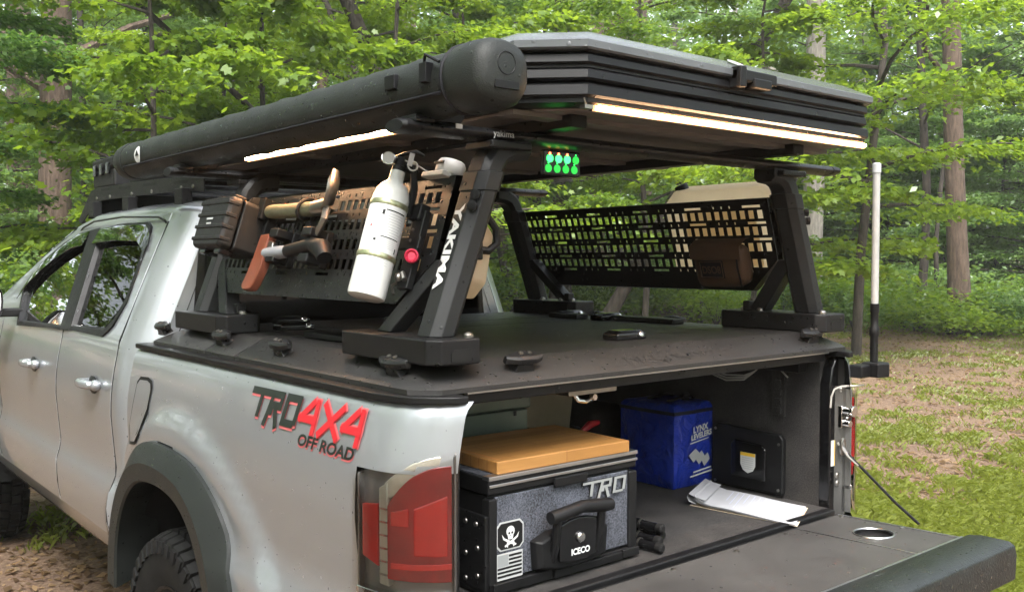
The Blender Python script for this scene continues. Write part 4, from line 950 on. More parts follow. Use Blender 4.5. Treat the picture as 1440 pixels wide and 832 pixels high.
# T slots and latches on the deck
for x, y, l in ((-.62, .80, .24), (.62, .80, .40), (-.62, .56, .10), (.56, 1.10, .16)): part('deck_rail', 'black_steel', cover, lambda m_: m_.box(x - .03, x + .03, y - l / 2, y + l / 2, 1.376, 1.394), .004)
for x, y in ((.035, .30), (.60, .93), (.62, 1.16), (-.53, 1.22), (-.40, 1.50)):
    lt = part('deck_latch', 'gloss_plastic', cover, lambda m_: m_.loft([[(x - a, y - b, z), (x + a, y - b, z), (x + a, y + b, z), (x - a, y + b, z)] for a, b, z in ((.06, .03, 1.3755), (.06, .03, 1.392), (.045, .02, 1.402))]), .004)
    part('latch_lock', 'chrome', lt, lambda m_: m_.lathe([(.010, 0), (.010, .006), (.007, .008)], (x + .035, y - .028, 1.388), (0, -.9, .4), 12))
def lip(x, y): return (-.186 + x, .060 + y * .86, 1.3335 + y * .47)
text_on('DIAMONDBACK', .062, lip, 'embossed_lettering', 'deck', cover, bold=.002, spacing=1.0)

# ================================================================== bed rack
rack = thing('bed_rack', 'dark grey steel bed rack with crossbars and slotted side panels standing on the bed cover', 'rack', (0, .8, 1.376))
ZB = 1.376
def octo(cx, cy, z, hx, hy, c): return [(cx-hx, cy-hy+c, z), (cx-hx+c, cy-hy, z), (cx+hx-c, cy-hy, z), (cx+hx, cy-hy+c, z), (cx+hx, cy+hy-c, z), (cx+hx-c, cy+hy, z), (cx-hx+c, cy+hy, z), (cx-hx, cy+hy-c, z)]
def lx(z): return .722 - .37 * (z - 1.43)
def plx(z): return .735 - .31 * (z - 1.43)
YREAR, YFRONT = .150, 1.46
for s in (-1, 1):
    for yl, d in ((YREAR, 1), (YFRONT, -1)):
        y0, y1 = (yl - .095, yl + .30) if d > 0 else (yl - .285, yl + .095)
        base = part('rack_foot', 'black_steel', rack, lambda m_: m_.extr([(s * x, y, ZB) for x, y in ((.652, y0 + .03), (.672, y0), (.772, y0), (.795, y0 + .03), (.795, y1 - .012), (.785, y1), (.662, y1), (.652, y1 - .012))], (0, 0, .056)), .005)
        if d > 0: part('foot_end_slot', 'ink', base, lambda m_: m_.extr([(s * x, y0 - .0015, z) for x, z in ((.695, ZB + .008), (.695, ZB + .026), (.702, ZB + .034), (.742, ZB + .034), (.749, ZB + .026), (.749, ZB + .008))], (0, .003, 0)))
        for by in (yl - .07, yl + d * .17, yl + d * .235): part('foot_bolt', 'steel', base, lambda m_: m_.lathe([(.012, 0), (.012, .006), (.009, .010), (.004, .012)], (s * (.70 if by != yl - .07 else .685), by, ZB + .056), (0, 0, 1), 10))
        part('foot_clamp', 'black_plastic', base, lambda m_: m_.box(s * .70 - .016, s * .70 + .016, yl + d * .215 - .014, yl + d * .215 + .014, ZB + .056, ZB + .088), .004)
        leg = part('rack_leg', 'rack_grey', rack, lambda m_: m_.loft([octo(s * lx(z), yl + (z - 1.43) * .0, z, .036, .043, .020) for z in (1.432, 1.55, 1.68, 1.793)]), .003)
        part('leg_collar', 'rack_grey', leg, lambda m_: m_.loft([octo(s * lx(z), yl, z, .039, .046, .020) for z in (1.755, 1.800)]), .003)
        top = [(lx(1.79), 1.79), (lx(1.82) - .002, 1.82), (lx(1.84) - .012, 1.842), (lx(1.85) - .040, 1.857), (lx(1.85) - .09, 1.862)]
        rr = []
        for k, (x, z) in enumerate(top):
            a = [R(20), R(28), R(48), R(72), R(88)][k]                        # inward lean of the tube axis
            ux, uz = math.cos(a), math.sin(a); hx, hy, c = .030, .038, .014
            rr.append([(s * (x + u * ux), yl + v, z + u * uz) for u, v in ((-hx, -hy+c), (-hx+c, -hy), (hx-c, -hy), (hx, -hy+c), (hx, hy-c), (hx-c, hy), (-hx+c, hy), (-hx, hy-c))])
        part('leg_top', 'rack_grey', leg, lambda m_: m_.loft(rr), .002, 50)
        part('leg_brace', 'rack_grey', leg, lambda m_: m_.loft([[(s * (lx(z) + u), y + v, z) for u, v in ((-.024, -.030), (.024, -.030), (.024, .030), (-.024, .030))] for y, z in ((yl + d * .185, 1.432), (yl + d * .03, 1.60))]), .004)
        for bz in (1.72, 1.745) if d > 0 else (): part('leg_knob', 'black_plastic', leg, lambda m_: m_.lathe([(.010, 0), (.012, .004), (.012, .012), (.006, .013)], (s * (lx(bz) + .030), yl - .034, bz), (s * .75, -.66, 0), 8))
    # slotted side panel
    X = lambda y, z, o_=0.: (s * (plx(z) + o_), y, z)
    PA, PB = ((.205, 1.47) if s < 0 else (.222, 1.46)); ZT, ZL = 1.795, 1.497
    def yr(z): return PA + max(0, (1.60 - z)) * 1.15
    def yf(z): return PB - max(0, (1.60 - z)) * .9
    mb = MB()
    def cell(a, b, z0, z1):
        a0, a1, b0, b1 = max(a, yr(z0)), max(a, yr(z1)), min(b, yf(z0)), min(b, yf(z1))
        if b0 - a0 < .0015 and b1 - a1 < .0015: return
        a0 = min(a0, b0); a1 = min(a1, b1)
        mb.add([X(a0, z0), X(b0, z0), X(b1, z1), X(a1, z1), X(a0, z0, -.003), X(b0, z0, -.003), X(b1, z1, -.003), X(a1, z1, -.003)], [(0,1,2,3),(7,6,5,4),(0,4,5,1),(1,5,6,2),(2,6,7,3),(3,7,4,0)])
    z = ZT; P_ = .0345
    def band(z0, z1, holes):
        y = PA - .001
        for a, b in holes:
            if b > yf((z0+z1)/2) - .02 or a < yr((z0+z1)/2) + .02: continue
            cell(y, a, z0, z1); y = b
        cell(y, PB + .001, z0, z1)
    slot = lambda ph: sorted([(PA + .05 + ph + k * 7 * P_, PA + .05 + ph + k * 7 * P_ + .072) for k in range(-1, 6)] + [(PA + .05 + ph + k * 7 * P_ + .072 + .033 * j + .014, PA + .05 + ph + k * 7 * P_ + .072 + .033 * j + .020) for k in range(-1, 6) for j in (1, 2, 3)])
    big = lambda ph: [(PA + .045 + ph + k * P_, PA + .045 + ph + k * P_ + .0215) for k in range(0, 40)]
    z1 = ZT
    for k in range(5):
        zz = 1.776 - .0525 * k
        band(zz, z1, []); band(zz - .008, zz, slot(-.012 * k)); z1 = zz - .008
        if k < 4:
            zb = zz - .0165; band(zb, z1, []); band(zb - .027, zb, big(-.006 * k)); z1 = zb - .027
    band(ZL, z1, [])
    pan = mb.build('side_panel', 'black_steel_wet' if s < 0 else 'black_steel', rack, smooth=0)
    edge = [(yr(ZL), ZL), (yr(1.60), 1.60), (PA, ZT), (PB, ZT), (yf(1.60), 1.60), (yf(ZL), ZL), (yr(ZL), ZL)]
    mb = MB()
    for (ya, za), (yb, zb) in zip(edge, edge[1:]): mb.add([X(ya, za, .001), X(yb, zb, .001), X(yb, zb, -.026), X(ya, za, -.026)], [(0,1,2,3)]); mb.add([X(ya, za, .0035), X(yb, zb, .0035), X(yb, zb, -.029), X(ya, za, -.029)], [(0,1,2,3)])
    mb.build('panel_flange', 'black_steel_wet', pan, smooth=0)
# crossbars
for y, xa, xb in ((.141, -.835, .815), (1.50, -.83, .78)):
    pr_ = [(.042 * math.cos(a), .0165 * math.sin(a) * (1 if math.sin(a) > 0 else .85)) for a in [2*PI*i/20 for i in range(20)]]
    bar = part('crossbar', 'black_steel_wet', rack, lambda m_: m_.loft([[(x, y + u, 1.882 + v) for u, v in pr_] for x in (xa + .03, xb - .03)]), .0, 40)
    for x0, x1 in ((xa, xa + .045), (xb - .045, xb)): part('bar_end_cap', 'black_plastic', bar, lambda m_: m_.loft([[(x, y + u * k, 1.882 + v * k) for u, v in pr_] for x, k in ((x0, .82 if x0 < 0 and x0 == xa else 1.05), (x0 + .008, 1.05), (x1 - .008, 1.05), (x1, 1.05 if x1 == xa + .045 else .82))]))
    for s in (-1, 1): part('bar_bracket', 'black_steel', bar, lambda m_: m_.box(s * .55 - .06, s * .55 + .06, y - .05, y + .05, 1.850, 1.868), .005)
text_on('YAKIMA', .050, lambda x, y: (-lx(1.675 - x * .93) - .0375 + (y - .02) * .0, .150 - .020 + y, 1.675 - x * .93) if False else (-lx(1.722 - x) - .0385, .1640 - y * .80, 1.722 - x), 'lettering', 'badge_white', rack, bold=.0022, spacing=1.02)
# pieces seen by the back window: deck light and bar logo
text_on('yakima', .022, lambda x, y: (-.60 + x, .0985, 1.876 + y), 'bar_lettering', 'label_grey', rack)

# ================================================================== switch keypad
kp = thing('switch_keypad', 'small black keypad with two rows of glowing green buttons under the rear crossbar', 'keypad', (-.345, .15, 1.80))
part('keypad_case', 'gloss_plastic', kp, lambda m_: m_.box(-.405, -.285, .148, .166, 1.805, 1.866), .005)
part('keypad_mount', 'black_plastic', kp, lambda m_: m_.box(-.37, -.32, .15, .17, 1.86, 1.874), .002)
for r0 in range(2):
    for c0 in range(4):
        x, z = -.388 + c0 * .0285 - .005 * r0, 1.845 - r0 * .024
        part('button', 'key_green' if (r0 == 0 and c0 < 3) else 'key_green_dim', kp, lambda m_: m_.lathe([(.0098, 0), (.0098, .003), (.0075, .004)], (x, .148, z), (0, -1, 0), 16))
        part('button_light', 'key_red' if (r0 == 0 and c0 < 3) else 'key_green', kp, lambda m_: m_.ball((x, .1465, z + .0125), .0028 if r0 == 0 and c0 < 3 else .0016, 8, 6))

# ================================================================== roof tent
tent = thing('rooftop_tent', 'closed black hard-shell roof tent with ribbed sides and a lit strip under its rear edge', 'roof tent', (0, 1.0, 1.90))
TX0, TX1, TY0, TY1 = -.625, .660, -.115, 2.12
def tring(i, z, c=.11):
    a, b, p, q = TX0 + i, TX1 - i, TY0 + i, TY1 - i; c2 = .05
    return [(a, p + c, z), (a + c, p, z), (b - c2, p, z), (b, p + c2, z), (b, q - c2, z), (b - c2, q, z), (a + c, q, z), (a, q - c, z)]
part('tent_tray', 'tent_side', tent, lambda m_: m_.loft([tring(i, z) for i, z in ((.05, 1.934), (.03, 1.932), (.012, 1.936), (.012, 1.948), (.03, 1.950))]), 0, 25)
part('tent_floor', 'tent_floor', tent, lambda m_: m_.loft([tring(i, z) for i, z in ((.06, 1.9335), (.062, 1.928), (.5, 1.928))]))
for k, (z0, z1, i) in enumerate(((1.9475, 1.976, .004), (1.984, 2.009, .008), (2.017, 2.040, .006))):
    part('tent_rib', 'tent_side', tent, lambda m_: m_.loft([tring(j, z) for j, z in ((i + .03, z0 - .002), (i + .004, z0 - .001), (i, z0 + .004), (i + .002, z1 - .004), (i + .006, z1), (i + .03, z1 + .001))]), 0, 35)
part('tent_core', 'bag_trim', tent, lambda m_: m_.loft([tring(.03, 1.95), tring(.03, 2.048)]))
part('tent_roof', 'tent_shell', tent, lambda m_: m_.loft([tring(i, z) for i, z in ((.02, 2.044), (.0, 2.045), (-.004, 2.049), (-.004, 2.064), (.002, 2.069), (.055, 2.098), (.066, 2.1015), (.2, 2.107), (.5, 2.112))]), 0, 20)
part('tent_fold_gap', 'ink', tent, lambda m_: m_.loft([tring(.012, 2.010), tring(.012, 2.016)]))
part('tent_latch', 'black_plastic', tent, lambda m_: (m_.box(-.03, .13, TY0 - .020, TY0 + .02, 2.036, 2.064), m_.box(-.03, -.005, TY0 - .028, TY0 + .01, 2.018, 2.070), m_.box(.03, .10, TY0 - .026, TY0 + .01, 2.022, 2.046)), .004)
part('tent_badge', 'label_grey', tent, lambda m_: m_.lathe([(.022, 0), (.022, .0015), (.017, .0015)], (.03, TY0 + .035, 2.0905), (0, -.47, .88), 20))
strip = part('light_strip', 'led', tent, lambda m_: m_.box(-.474, .604, -.108, -.099, 1.9235, 1.9315), .003)
part('strip_glow_rim', 'led_glow_rim', tent, lambda m_: m_.box(-.477, .607, -.0985, -.093, 1.9205, 1.9325))  # added glowing rim, imitates the warm fringe of light round the strip
part('strip_channel', 'alu', tent, lambda m_: m_.box(-.480, .610, -.0925, -.085, 1.9195, 1.934))
part('strip_clip', 'steel', tent, lambda m_: (m_.box(-.515, -.490, -.106, -.09, 1.922, 1.930), m_.tube([(-.505, -.10, 1.926), (-.512, -.10, 1.945)], .002, 6)))
for s in (-1, 1): part('mount_rail', 'black_steel', tent, lambda m_: m_.box(s * .43 - .025, s * .43 + .025, .0, 1.95, 1.899, 1.928), .003)
part('tent_crossbeam', 'tent_floor', tent, lambda m_: [m_.box(-.60, .62, y, y + .05, 1.917, 1.928) for y in (.03, .65, 1.1, 1.75)])

# ================================================================== awning
aw = thing('awning', 'rolled black awning in a long round bag along the left edge of the roof tent', 'awning', (-.75, 1.0, 1.90))
AX_, AZ_ = -.748, 1.966
def aring(y, r0, sq=1.0, n=28):
    o = []
    for j in range(n):
        a = 2 * PI * j / n; ca, sa = math.cos(a), math.sin(a)
        o.append((AX_ + r0 * math.copysign(abs(ca) ** sq, ca), y, AZ_ + r0 * math.copysign(abs(sa) ** sq, sa)))
    return o
rr = []
for k in range(45):
    y = lerp(2.03, -.005, k / 44); sag = .0016 * math.sin(k * 1.7) + .001 * math.sin(k * 3.1)
    rr.append(aring(y, .0655 + sag))
bagm = part('awning_bag', 'awning_bag', aw, lambda m_: m_.loft(rr), 0, 60)
part('bag_seam', 'bag_trim', bagm, lambda m_: m_.tube([(AX_ - .062, y, AZ_ - .030) for y in (2.0, 1.5, 1.0, .5, .0)], .004, 6))
part('end_cap', 'awning_bag', aw, lambda m_: m_.loft([aring(y, r0, sq) for y, r0, sq in ((.0, .067, 1), (-.015, .070, .92), (-.06, .071, .82), (-.103, .068, .80), (-.123, .058, .82), (-.130, .035, .85))]), 0, 60)
part('end_cap_front', 'awning_bag', aw, lambda m_: m_.loft([aring(y, r0) for y, r0 in ((2.03, .068), (2.06, .069), (2.11, .066), (2.125, .05))]), 0, 60)
part('end_strap', 'bag_trim', aw, lambda m_: m_.tube([(AX_ + .0705 * math.cos(a), -.007, AZ_ + .0705 * math.sin(a)) for a in [2*PI*i/32 for i in range(33)]], .004, 6))
part('strap_buckle', 'black_plastic', aw, lambda m_: (m_.box(AX_ - .078, AX_ - .058, .035, .06, AZ_ - .005, AZ_ + .035), m_.tube([(AX_ - .068, .0, AZ_ + .03), (AX_ - .075, .04, AZ_ + .05), (AX_ - .066, .06, AZ_ + .02)], .004, 6)), .003)
part('bag_clip', 'black_plastic', aw, lambda m_: m_.box(AX_ - .074, AX_ - .060, .16, .20, AZ_ - .002, AZ_ + .03), .003)
cap_c = (AX_ - .002, -.1725, AZ_ + .016)
part('cap_emblem', 'black_plastic', aw, lambda m_: (m_.tube([(AX_ + .022 * math.cos(a), -.1295, AZ_ + .016 + .022 * math.sin(a)) for a in [2*PI*i/24 for i in range(25)]], .002, 5), m_.box(AX_ - .03, AX_ + .03, -.1325, -.128, AZ_ - .034, AZ_ - .018)), .001)
part('side_emblem', 'label_white', aw, lambda m_: m_.loft([[(AX_ - math.sqrt(.0690 ** 2 - (r0 * math.sin(a)) ** 2) , 1.83 + r0 * math.cos(a), AZ_ + r0 * math.sin(a)) for a in [2*PI*i/20 for i in range(20)]] for r0 in (.030, .022, .002)], caps=False))
part('emblem_mountain', 'ink', aw, lambda m_: m_.add([(AX_ - .0700, 1.85, AZ_ - .004), (AX_ - .0700, 1.81, AZ_ - .004), (AX_ - .0700, 1.83, AZ_ + .018)], [(0, 1, 2)]))
part('light_strip', 'led', aw, lambda m_: m_.box(-.670, -.660, .405, 1.265, 1.9110, 1.9200), .003)
part('strip_glow_rim', 'led_glow_rim', aw, lambda m_: m_.box(-.6595, -.654, .402, 1.268, 1.9085, 1.9215))  # same added orange rim, stands in for the glow along the side strip
part('strip_channel', 'alu', aw, lambda m_: m_.box(-.6535, -.648, .40, 1.27, 1.907, 1.922))
for y in (.141, 1.50): part('awning_bracket', 'black_steel', aw, lambda m_: (m_.extr([(-.80, y - .03, 1.896), (-.80, y - .03, 1.908), (-.70, y - .03, 1.912), (-.665, y - .03, 1.93), (-.655, y - .03, 1.93), (-.68, y - .03, 1.896)], (0, .06, 0)), m_.box(-.81, -.76, y - .045, y + .045, 1.890, 1.899)), .003)
part('bracket_sticker', 'label_white', aw, lambda m_: m_.box(-.705, -.688, .0955, .0985, 1.884, 1.894))

# ================================================================== roof rack on the cab and the gear on it
rr_ = thing('roof_rack', 'low black platform rack with slotted side plates on the cab roof', 'roof rack', (0, 2.6, 1.83))
for s in (-1, 1):
    side = part('side_plate', 'black_steel', rr_, lambda m_: m_.extr([(s * .585, y, z) for y, z in ((1.80,1.845),(1.80,1.905),(2.35,1.925),(3.10,1.935),(3.20,1.925),(3.42,1.79),(3.36,1.775),(3.12,1.868),(2.95,1.872),(2.55,1.868),(2.0,1.862))], (s * .006, 0, 0)), .002)
    for y0, y1, z in ((1.95,2.10,1.893),(2.30,2.45,1.905),(2.62,2.77,1.912),(2.90,3.03,1.918)): part('plate_slot', 'ink', side, lambda m_: m_.extr([(s * .5925, y0, z - .006), (s * .5925, y1, z - .003), (s * .5925, y1, z + .009), (s * .5925, y0, z + .006)], (-s * .002, 0, 0)))
    for y in (1.98, 2.6, 3.1): part('rack_mount', 'black_steel', rr_, lambda m_: m_.box(s * .585 - .035, s * .585 + .005, y - .04, y + .04, 1.80, 1.868), .004)
    for y in (1.90, 2.02, 2.35, 2.6, 2.9, 3.1): part('plate_bolt', 'steel', side, lambda m_: m_.lathe([(.008, 0), (.008, .004), (.004, .005)], (s * .591, y, 1.872 + (y - 1.9) * .012), (s, 0, 0), 10))
for k, y in enumerate((1.86, 2.16, 2.46, 2.76, 3.06)): part('rack_slat', 'black_steel', rr_, lambda m_: m_.box(-.582, .582, y - .035, y + .035, 1.893 + k * .004, 1.915 + k * .004), .005)
part('wind_fairing', 'black_steel', rr_, lambda m_: m_.extr([(-.56, 3.12, 1.925), (-.56, 3.36, 1.80), (-.56, 3.37, 1.805), (-.56, 3.13, 1.932)], (1.12, 0, 0)))
for k, (y0, y1, x0, x1, h, lab) in enumerate(((2.86, 3.18, -.585, -.28, .135, 'squat black gear case strapped at the front of the cab roof rack'), (2.30, 2.74, -.56, -.24, .105, 'long black gear case lying on the cab roof rack behind the squat one'))):
    z0 = 1.931
    gc = thing('gear_case', lab, 'case', ((x0 + x1) / 2, (y0 + y1) / 2, z0))
    part('case_body', 'case_plastic', gc, lambda m_: m_.box(x0, x1, y0, y1, z0, z0 + h * .6), .012, seg=3)
    part('case_lid', 'case_plastic', gc, lambda m_: m_.box(x0 - .004, x1 + .004, y0 - .004, y1 + .004, z0 + h * .62, z0 + h), .014, seg=3)
    for q in range(3): part('case_latch', 'gloss_plastic', gc, lambda m_: m_.box(x0 - .014, x0 - .002, lerp(y0, y1, .2 + .3 * q) - .02, lerp(y0, y1, .2 + .3 * q) + .02, z0 + h * .42, z0 + h * .8), .004)
    for q in range(4): part('case_rib', 'case_plastic', gc, lambda m_: m_.box(x0 - .002, x1 + .002, lerp(y0, y1, .12 + .25 * q) - .008, lerp(y0, y1, .12 + .25 * q) + .008, z0 + h, z0 + h + .006), .003)
    part('tie_strap', 'bag_trim', gc, lambda m_: m_.box(x0 - .017, x1 + .006, lerp(y0, y1, .5) - .012, lerp(y0, y1, .5) + .012, z0 + h + .007, z0 + h + .010))
# ================================================================== things hung on the left rack panel
def PL(y, z, o_=0.): return Vector((-(plx(z) + o_), y, z))
LEANV = Vector((.31, 0, 1)).normalized()            # up along the leaning panel
OUTV = Vector((-1, 0, .31)).normalized()            # away from it
FWD = Vector((0, 1, 0))
def PM(y, z, o_=0.): return rotM(PL(y, z, o_), FWD, LEANV, OUTV)     # frame: x forward, y up the panel, z outward
# ---- fire extinguisher
fe_b = Vector((-.800, .318, 1.512)); fe_u = (Vector((-.702, .335, 1.800)) - fe_b).normalized()
fe = thing('fire_extinguisher', 'white fire extinguisher with a gauge strapped to the left rack panel', 'fire extinguisher', fe_b)
part('tank', 'white_paint', fe, lambda m_: m_.lathe([(.036, 0), (.043, .004), (.0445, .012), (.0445, .225), (.0435, .245), (.039, .262), (.031, .276), (.021, .285), (.0175, .292), (.0175, .312), (.012, .314)], fe_b, fe_u, 40), 0, 40)
sidev = (Vector((CAM.x, CAM.y, fe_b.z)) - fe_b); sidev -= fe_u * sidev.dot(fe_u); sidev.normalize(); crossv = fe_u.cross(sidev)
def wrapfe(u, v, r0=.0449): a = u / .0445; return fe_b + fe_u * v + (sidev * math.cos(a) + crossv * math.sin(a)) * r0
def patch(m_, u0, u1, v0, v1, r0=.0449, n=14):
    vs = [wrapfe(lerp(u0, u1, i / n), v, r0) for i in range(n + 1) for v in (v0, v1)]
    m_.add(vs, [(2*i, 2*i+2, 2*i+3, 2*i+1) for i in range(n)])
lab = part('instruction_label', 'label_white', fe, lambda m_: patch(m_, -.062, .062, .112, .222, .0447))
def label_bits(m_):
    rg = random.Random(3)
    for k in range(9): patch(m_, .002, .04 + rg.random() * .006, .196 - k * .0062, .198 - k * .0062, .0450, 6)
    for k in range(6): patch(m_, .006, .036, .136 - k * .004, .1372 - k * .004, .0450, 6)
    for k in range(7): patch(m_, -.045 + rg.random() * .006, -.018, .205 - k * .012, .2065 - k * .012, .0450, 5)
    for k in range(3): patch(m_, -.02 + rg.random() * .02, .03, .088 - k * .006, .0892 - k * .006, .0448, 6)
part('label_text', 'label_grey', fe, label_bits)
part('label_marks', 'ink', fe, lambda m_: (patch(m_, -.004, .046, .2035, .2065, .0451, 8), patch(m_, -.004, .044, .140, .1425, .0451, 8), patch(m_, -.012, -.006, .192, .204, .0451, 2), patch(m_, -.018, -.012, .128, .134, .0451, 2), patch(m_, .040, .044, .110, .122, .0451, 2)))
part('label_code', 'decal_red', fe, lambda m_: patch(m_, -.034, -.030, .160, .166, .0451, 2))
for v in (.098, .224): part('strap_band', 'gold_band', fe, lambda m_: m_.lathe([(.0452, -.0065), (.0462, -.005), (.0462, .005), (.0452, .0065)], fe_b + fe_u * v, fe_u, 40), 0, 40)
vt = fe_b + fe_u * .312
part('valve', 'black_plastic', fe, lambda m_: (m_.lathe([(.017, 0), (.017, .012), (.013, .014), (.013, .034), (.010, .036)], vt, fe_u, 16), m_.tube([vt + fe_u * .024, vt + fe_u * .026 + crossv * -.022 + sidev * .004], .007, 8)), .001)
gc_ = vt + fe_u * .024 - crossv * .030 + sidev * .010
part('gauge', 'chrome', fe, lambda m_: m_.lathe([(.012, -.010), (.0165, -.008), (.0165, .004), (.0145, .0045), (.0145, .002)], gc_, sidev, 24))
part('gauge_face', 'label_white', fe, lambda m_: m_.lathe([(.0142, 0), (.0142, .0005)], gc_ + sidev * .0022, sidev, 20))
part('lever', 'black_plastic', fe, lambda m_: (m_.tube([vt + fe_u * .034 - crossv * .014, vt + fe_u * .048 + crossv * .006, vt + fe_u * .060 + crossv * .030, vt + fe_u * .056 + crossv * .050], [.006, .009, .009, .006], 8, flat=.6), m_.tube([vt + fe_u * .026, vt + fe_u * .022 + crossv * .03, vt + fe_u * .012 + crossv * .046], [.007, .008, .006], 8, flat=.6)))
part('pull_pin', 'white_plastic', fe, lambda m_: (m_.tube([vt + fe_u * .030 + crossv * (.030 + .011 * math.cos(a)) + sidev * .012 - fe_u * .010 + fe_u * .011 * math.sin(a) for a in [2*PI*i/16 for i in range(17)]], .0022, 6), m_.tube([vt + fe_u * .032 - crossv * .012 + sidev * .008, vt + fe_u * .026 + crossv * .04 + sidev * .008, vt + fe_u * .018 + crossv * .085 - sidev * .01], .0018, 6), m_.box(-.006, .006, -.002, .002, -.016, .016, rotM(vt + fe_u * .034 + crossv * .022 + sidev * .012, crossv, sidev, fe_u))))
part('discharge_hose', 'rubber', fe, lambda m_: m_.tube([vt + fe_u * .02 + crossv * .012, vt + fe_u * .008 + crossv * .036, vt - fe_u * .03 + crossv * .046, vt - fe_u * .085 + crossv * .046, vt - fe_u * .10 + crossv * .046], [.008, .009, .0095, .010, .008], 10))
M = PM(.285, 1.640, .012)
mt = part('mount_bracket', 'black_plastic', fe, lambda m_: (m_.box(-.026, .020, -.115, .075, -.006, .014, M), m_.box(-.016, .03, .05, .09, -.006, .022, M), m_.box(-.03, .06, -.02, .012, .0, .014, M)), .004)
part('release_knob', 'knob_red', mt, lambda m_: m_.lathe([(.011, 0), (.011, .010), (.0165, .012), (.0165, .024), (.013, .026), (.009, .021)], PL(.262, 1.605, .026), OUTV * .7 + Vector((0, -.7, 0)), 20))
for dz in (.03, .055, -.02, .005): part('bracket_screw', 'steel', mt, lambda m_: m_.lathe([(.004, 0), (.004, .003), (.002, .0035)], PL(.290, 1.640 + dz, .026), OUTV, 8))
part('hose_clip', 'steel', mt, lambda m_: (m_.tube([PL(.30, 1.562, .02), PL(.275, 1.568, .035), PL(.262, 1.555, .035)], .007, 8), m_.ball(PL(.295, 1.56, .03), .011, 10, 7), m_.tube([PL(.30, 1.555, .02), PL(.315, 1.54, .03), PL(.30, 1.52, .03)], .004, 6)))
# ---- white cap
wc = thing('clamp_puck', 'small white plastic puck clamped on the panel edge beside the fire extinguisher', 'clamp', PL(.265, 1.80))
part('puck_body', 'white_plastic', wc, lambda m_: m_.lathe([(.033, 0), (.036, .004), (.035, .028), (.030, .036), (.012, .038)], PL(.262, 1.797, -.016), LEANV, 24), 0, 40)
part('puck_base', 'white_plastic', wc, lambda m_: m_.box(-.028, .062, -.006, .008, -.030, .022, PM(.262, 1.797)), .004)
part('puck_slot', 'ink', wc, lambda m_: m_.box(-.020, .020, .024, .030, .0195, .0215, PM(.262, 1.797)))
# ---- hard case
M = PM(1.215, 1.700, .10)
hc = thing('hard_case', 'black ribbed hard case hanging on the rack panel nearest the cab', 'case', PL(1.215, 1.62, .05))
part('case_lid', 'case_plastic', hc, lambda m_: m_.loft([[M @ Vector((a * sx, b * sy, h)) for sx, sy in ((-1,-.86),(-.9,-1),(.9,-1),(1,-.86),(1,.86),(.9,1),(-.9,1),(-1,.86))] for a, b, h in ((.105, .079, .012), (.105, .079, .042), (.098, .073, .054))]), .005)
part('case_body', 'case_plastic', hc, lambda m_: m_.loft([[M @ Vector((a * sx, b * sy, h)) for sx, sy in ((-1,-.86),(-.9,-1),(.9,-1),(1,-.86),(1,.86),(.9,1),(-.9,1),(-1,.86))] for a, b, h in ((.095, .070, -.092), (.102, .077, -.085), (.105, .079, .006))]), .005)
for k in range(4): part('case_rib', 'case_plastic', hc, lambda m_: m_.box(-.107, .107, -.058 + k * .037, -.046 + k * .037, .02, .0572, M), .003)
for k in (-1, 1): part('case_latch', 'gloss_plastic', hc, lambda m_: m_.box(k * .055 - .02, k * .055 + .02, -.094, -.074, -.012, .034, M), .004)
for k in (-1, 1): part('case_hinge', 'case_plastic', hc, lambda m_: m_.box(k * .05 - .022, k * .05 + .022, .074, .092, -.010, .030, M), .005)
part('case_logo', 'label_grey', hc, lambda m_: (m_.box(-.022, .022, .004, .010, .0575, .0585, M), m_.box(-.018, .016, -.010, -.005, .0575, .0585, M)))
part('case_mount', 'black_steel', hc, lambda m_: m_.box(-.05, .05, -.05, .05, -.103, -.0925, M))
# ---- hatchet with a hooked head (upper tool)
tl = thing('folding_shovel', 'olive handled camp shovel clamped on the rack panel above the orange axe', 'shovel', PL(.98, 1.735))
Q = lambda y, z, o_=.03: PL(y, z, o_)
part('handle', 'olive', tl, lambda m_: m_.tube([Q(1.105, 1.743), Q(1.045, 1.742), Q(0.975, 1.741), Q(0.885, 1.741), Q(0.785, 1.742)], [.019, .022, .021, .022, .020], 14))
part('handle_sleeve', 'steel', tl, lambda m_: m_.tube([Q(0.805, 1.742), Q(0.745, 1.745), Q(0.710, 1.752)], [.0215, .023, .018], 14))
part('head', 'steel', tl, lambda m_: m_.tube([Q(0.745, 1.735, .035), Q(0.710, 1.748, .045), Q(0.690, 1.775, .055), Q(0.687, 1.81, .058), Q(0.697, 1.84, .055)], [.012, .016, .016, .017, .010], 12, flat=.3))
part('pick', 'steel', tl, lambda m_: m_.tube([Q(0.720, 1.742, .04), Q(0.700, 1.71, .05), Q(0.720, 1.67, .05), Q(0.755, 1.645, .05)], [.012, .010, .008, .003], 8, flat=.6))
part('head_cover', 'rubber', tl, lambda m_: m_.loft([[Q(y0 - .055 + wd * math.cos(a) * .35, 1.735 + wd * math.sin(a), o_) for a in [2*PI*i/18 for i in range(18)]] for y0, wd, o_ in ((1.235, .045, .015), (1.24, .056, .035), (1.24, .056, .06), (1.235, .03, .075))]), .003)
part('clamp', 'black_plastic', tl, lambda m_: (m_.tube([Q(0.860, 1.742 + .027 * math.sin(a), .03 + .027 * math.cos(a)) for a in [2*PI*i/16 for i in range(17)]], .006, 6), m_.box(-.012, .012, -.055, .03, -.005, .012, PM(0.860, 1.735))), .002)
part('clamp', 'black_plastic', tl, lambda m_: (m_.box(-.016, .016, -.075, .035, -.005, .030, PM(1.110, 1.735)), m_.box(-.02, .02, -.03, .036, .03, .055, PM(1.110, 1.735))), .004)
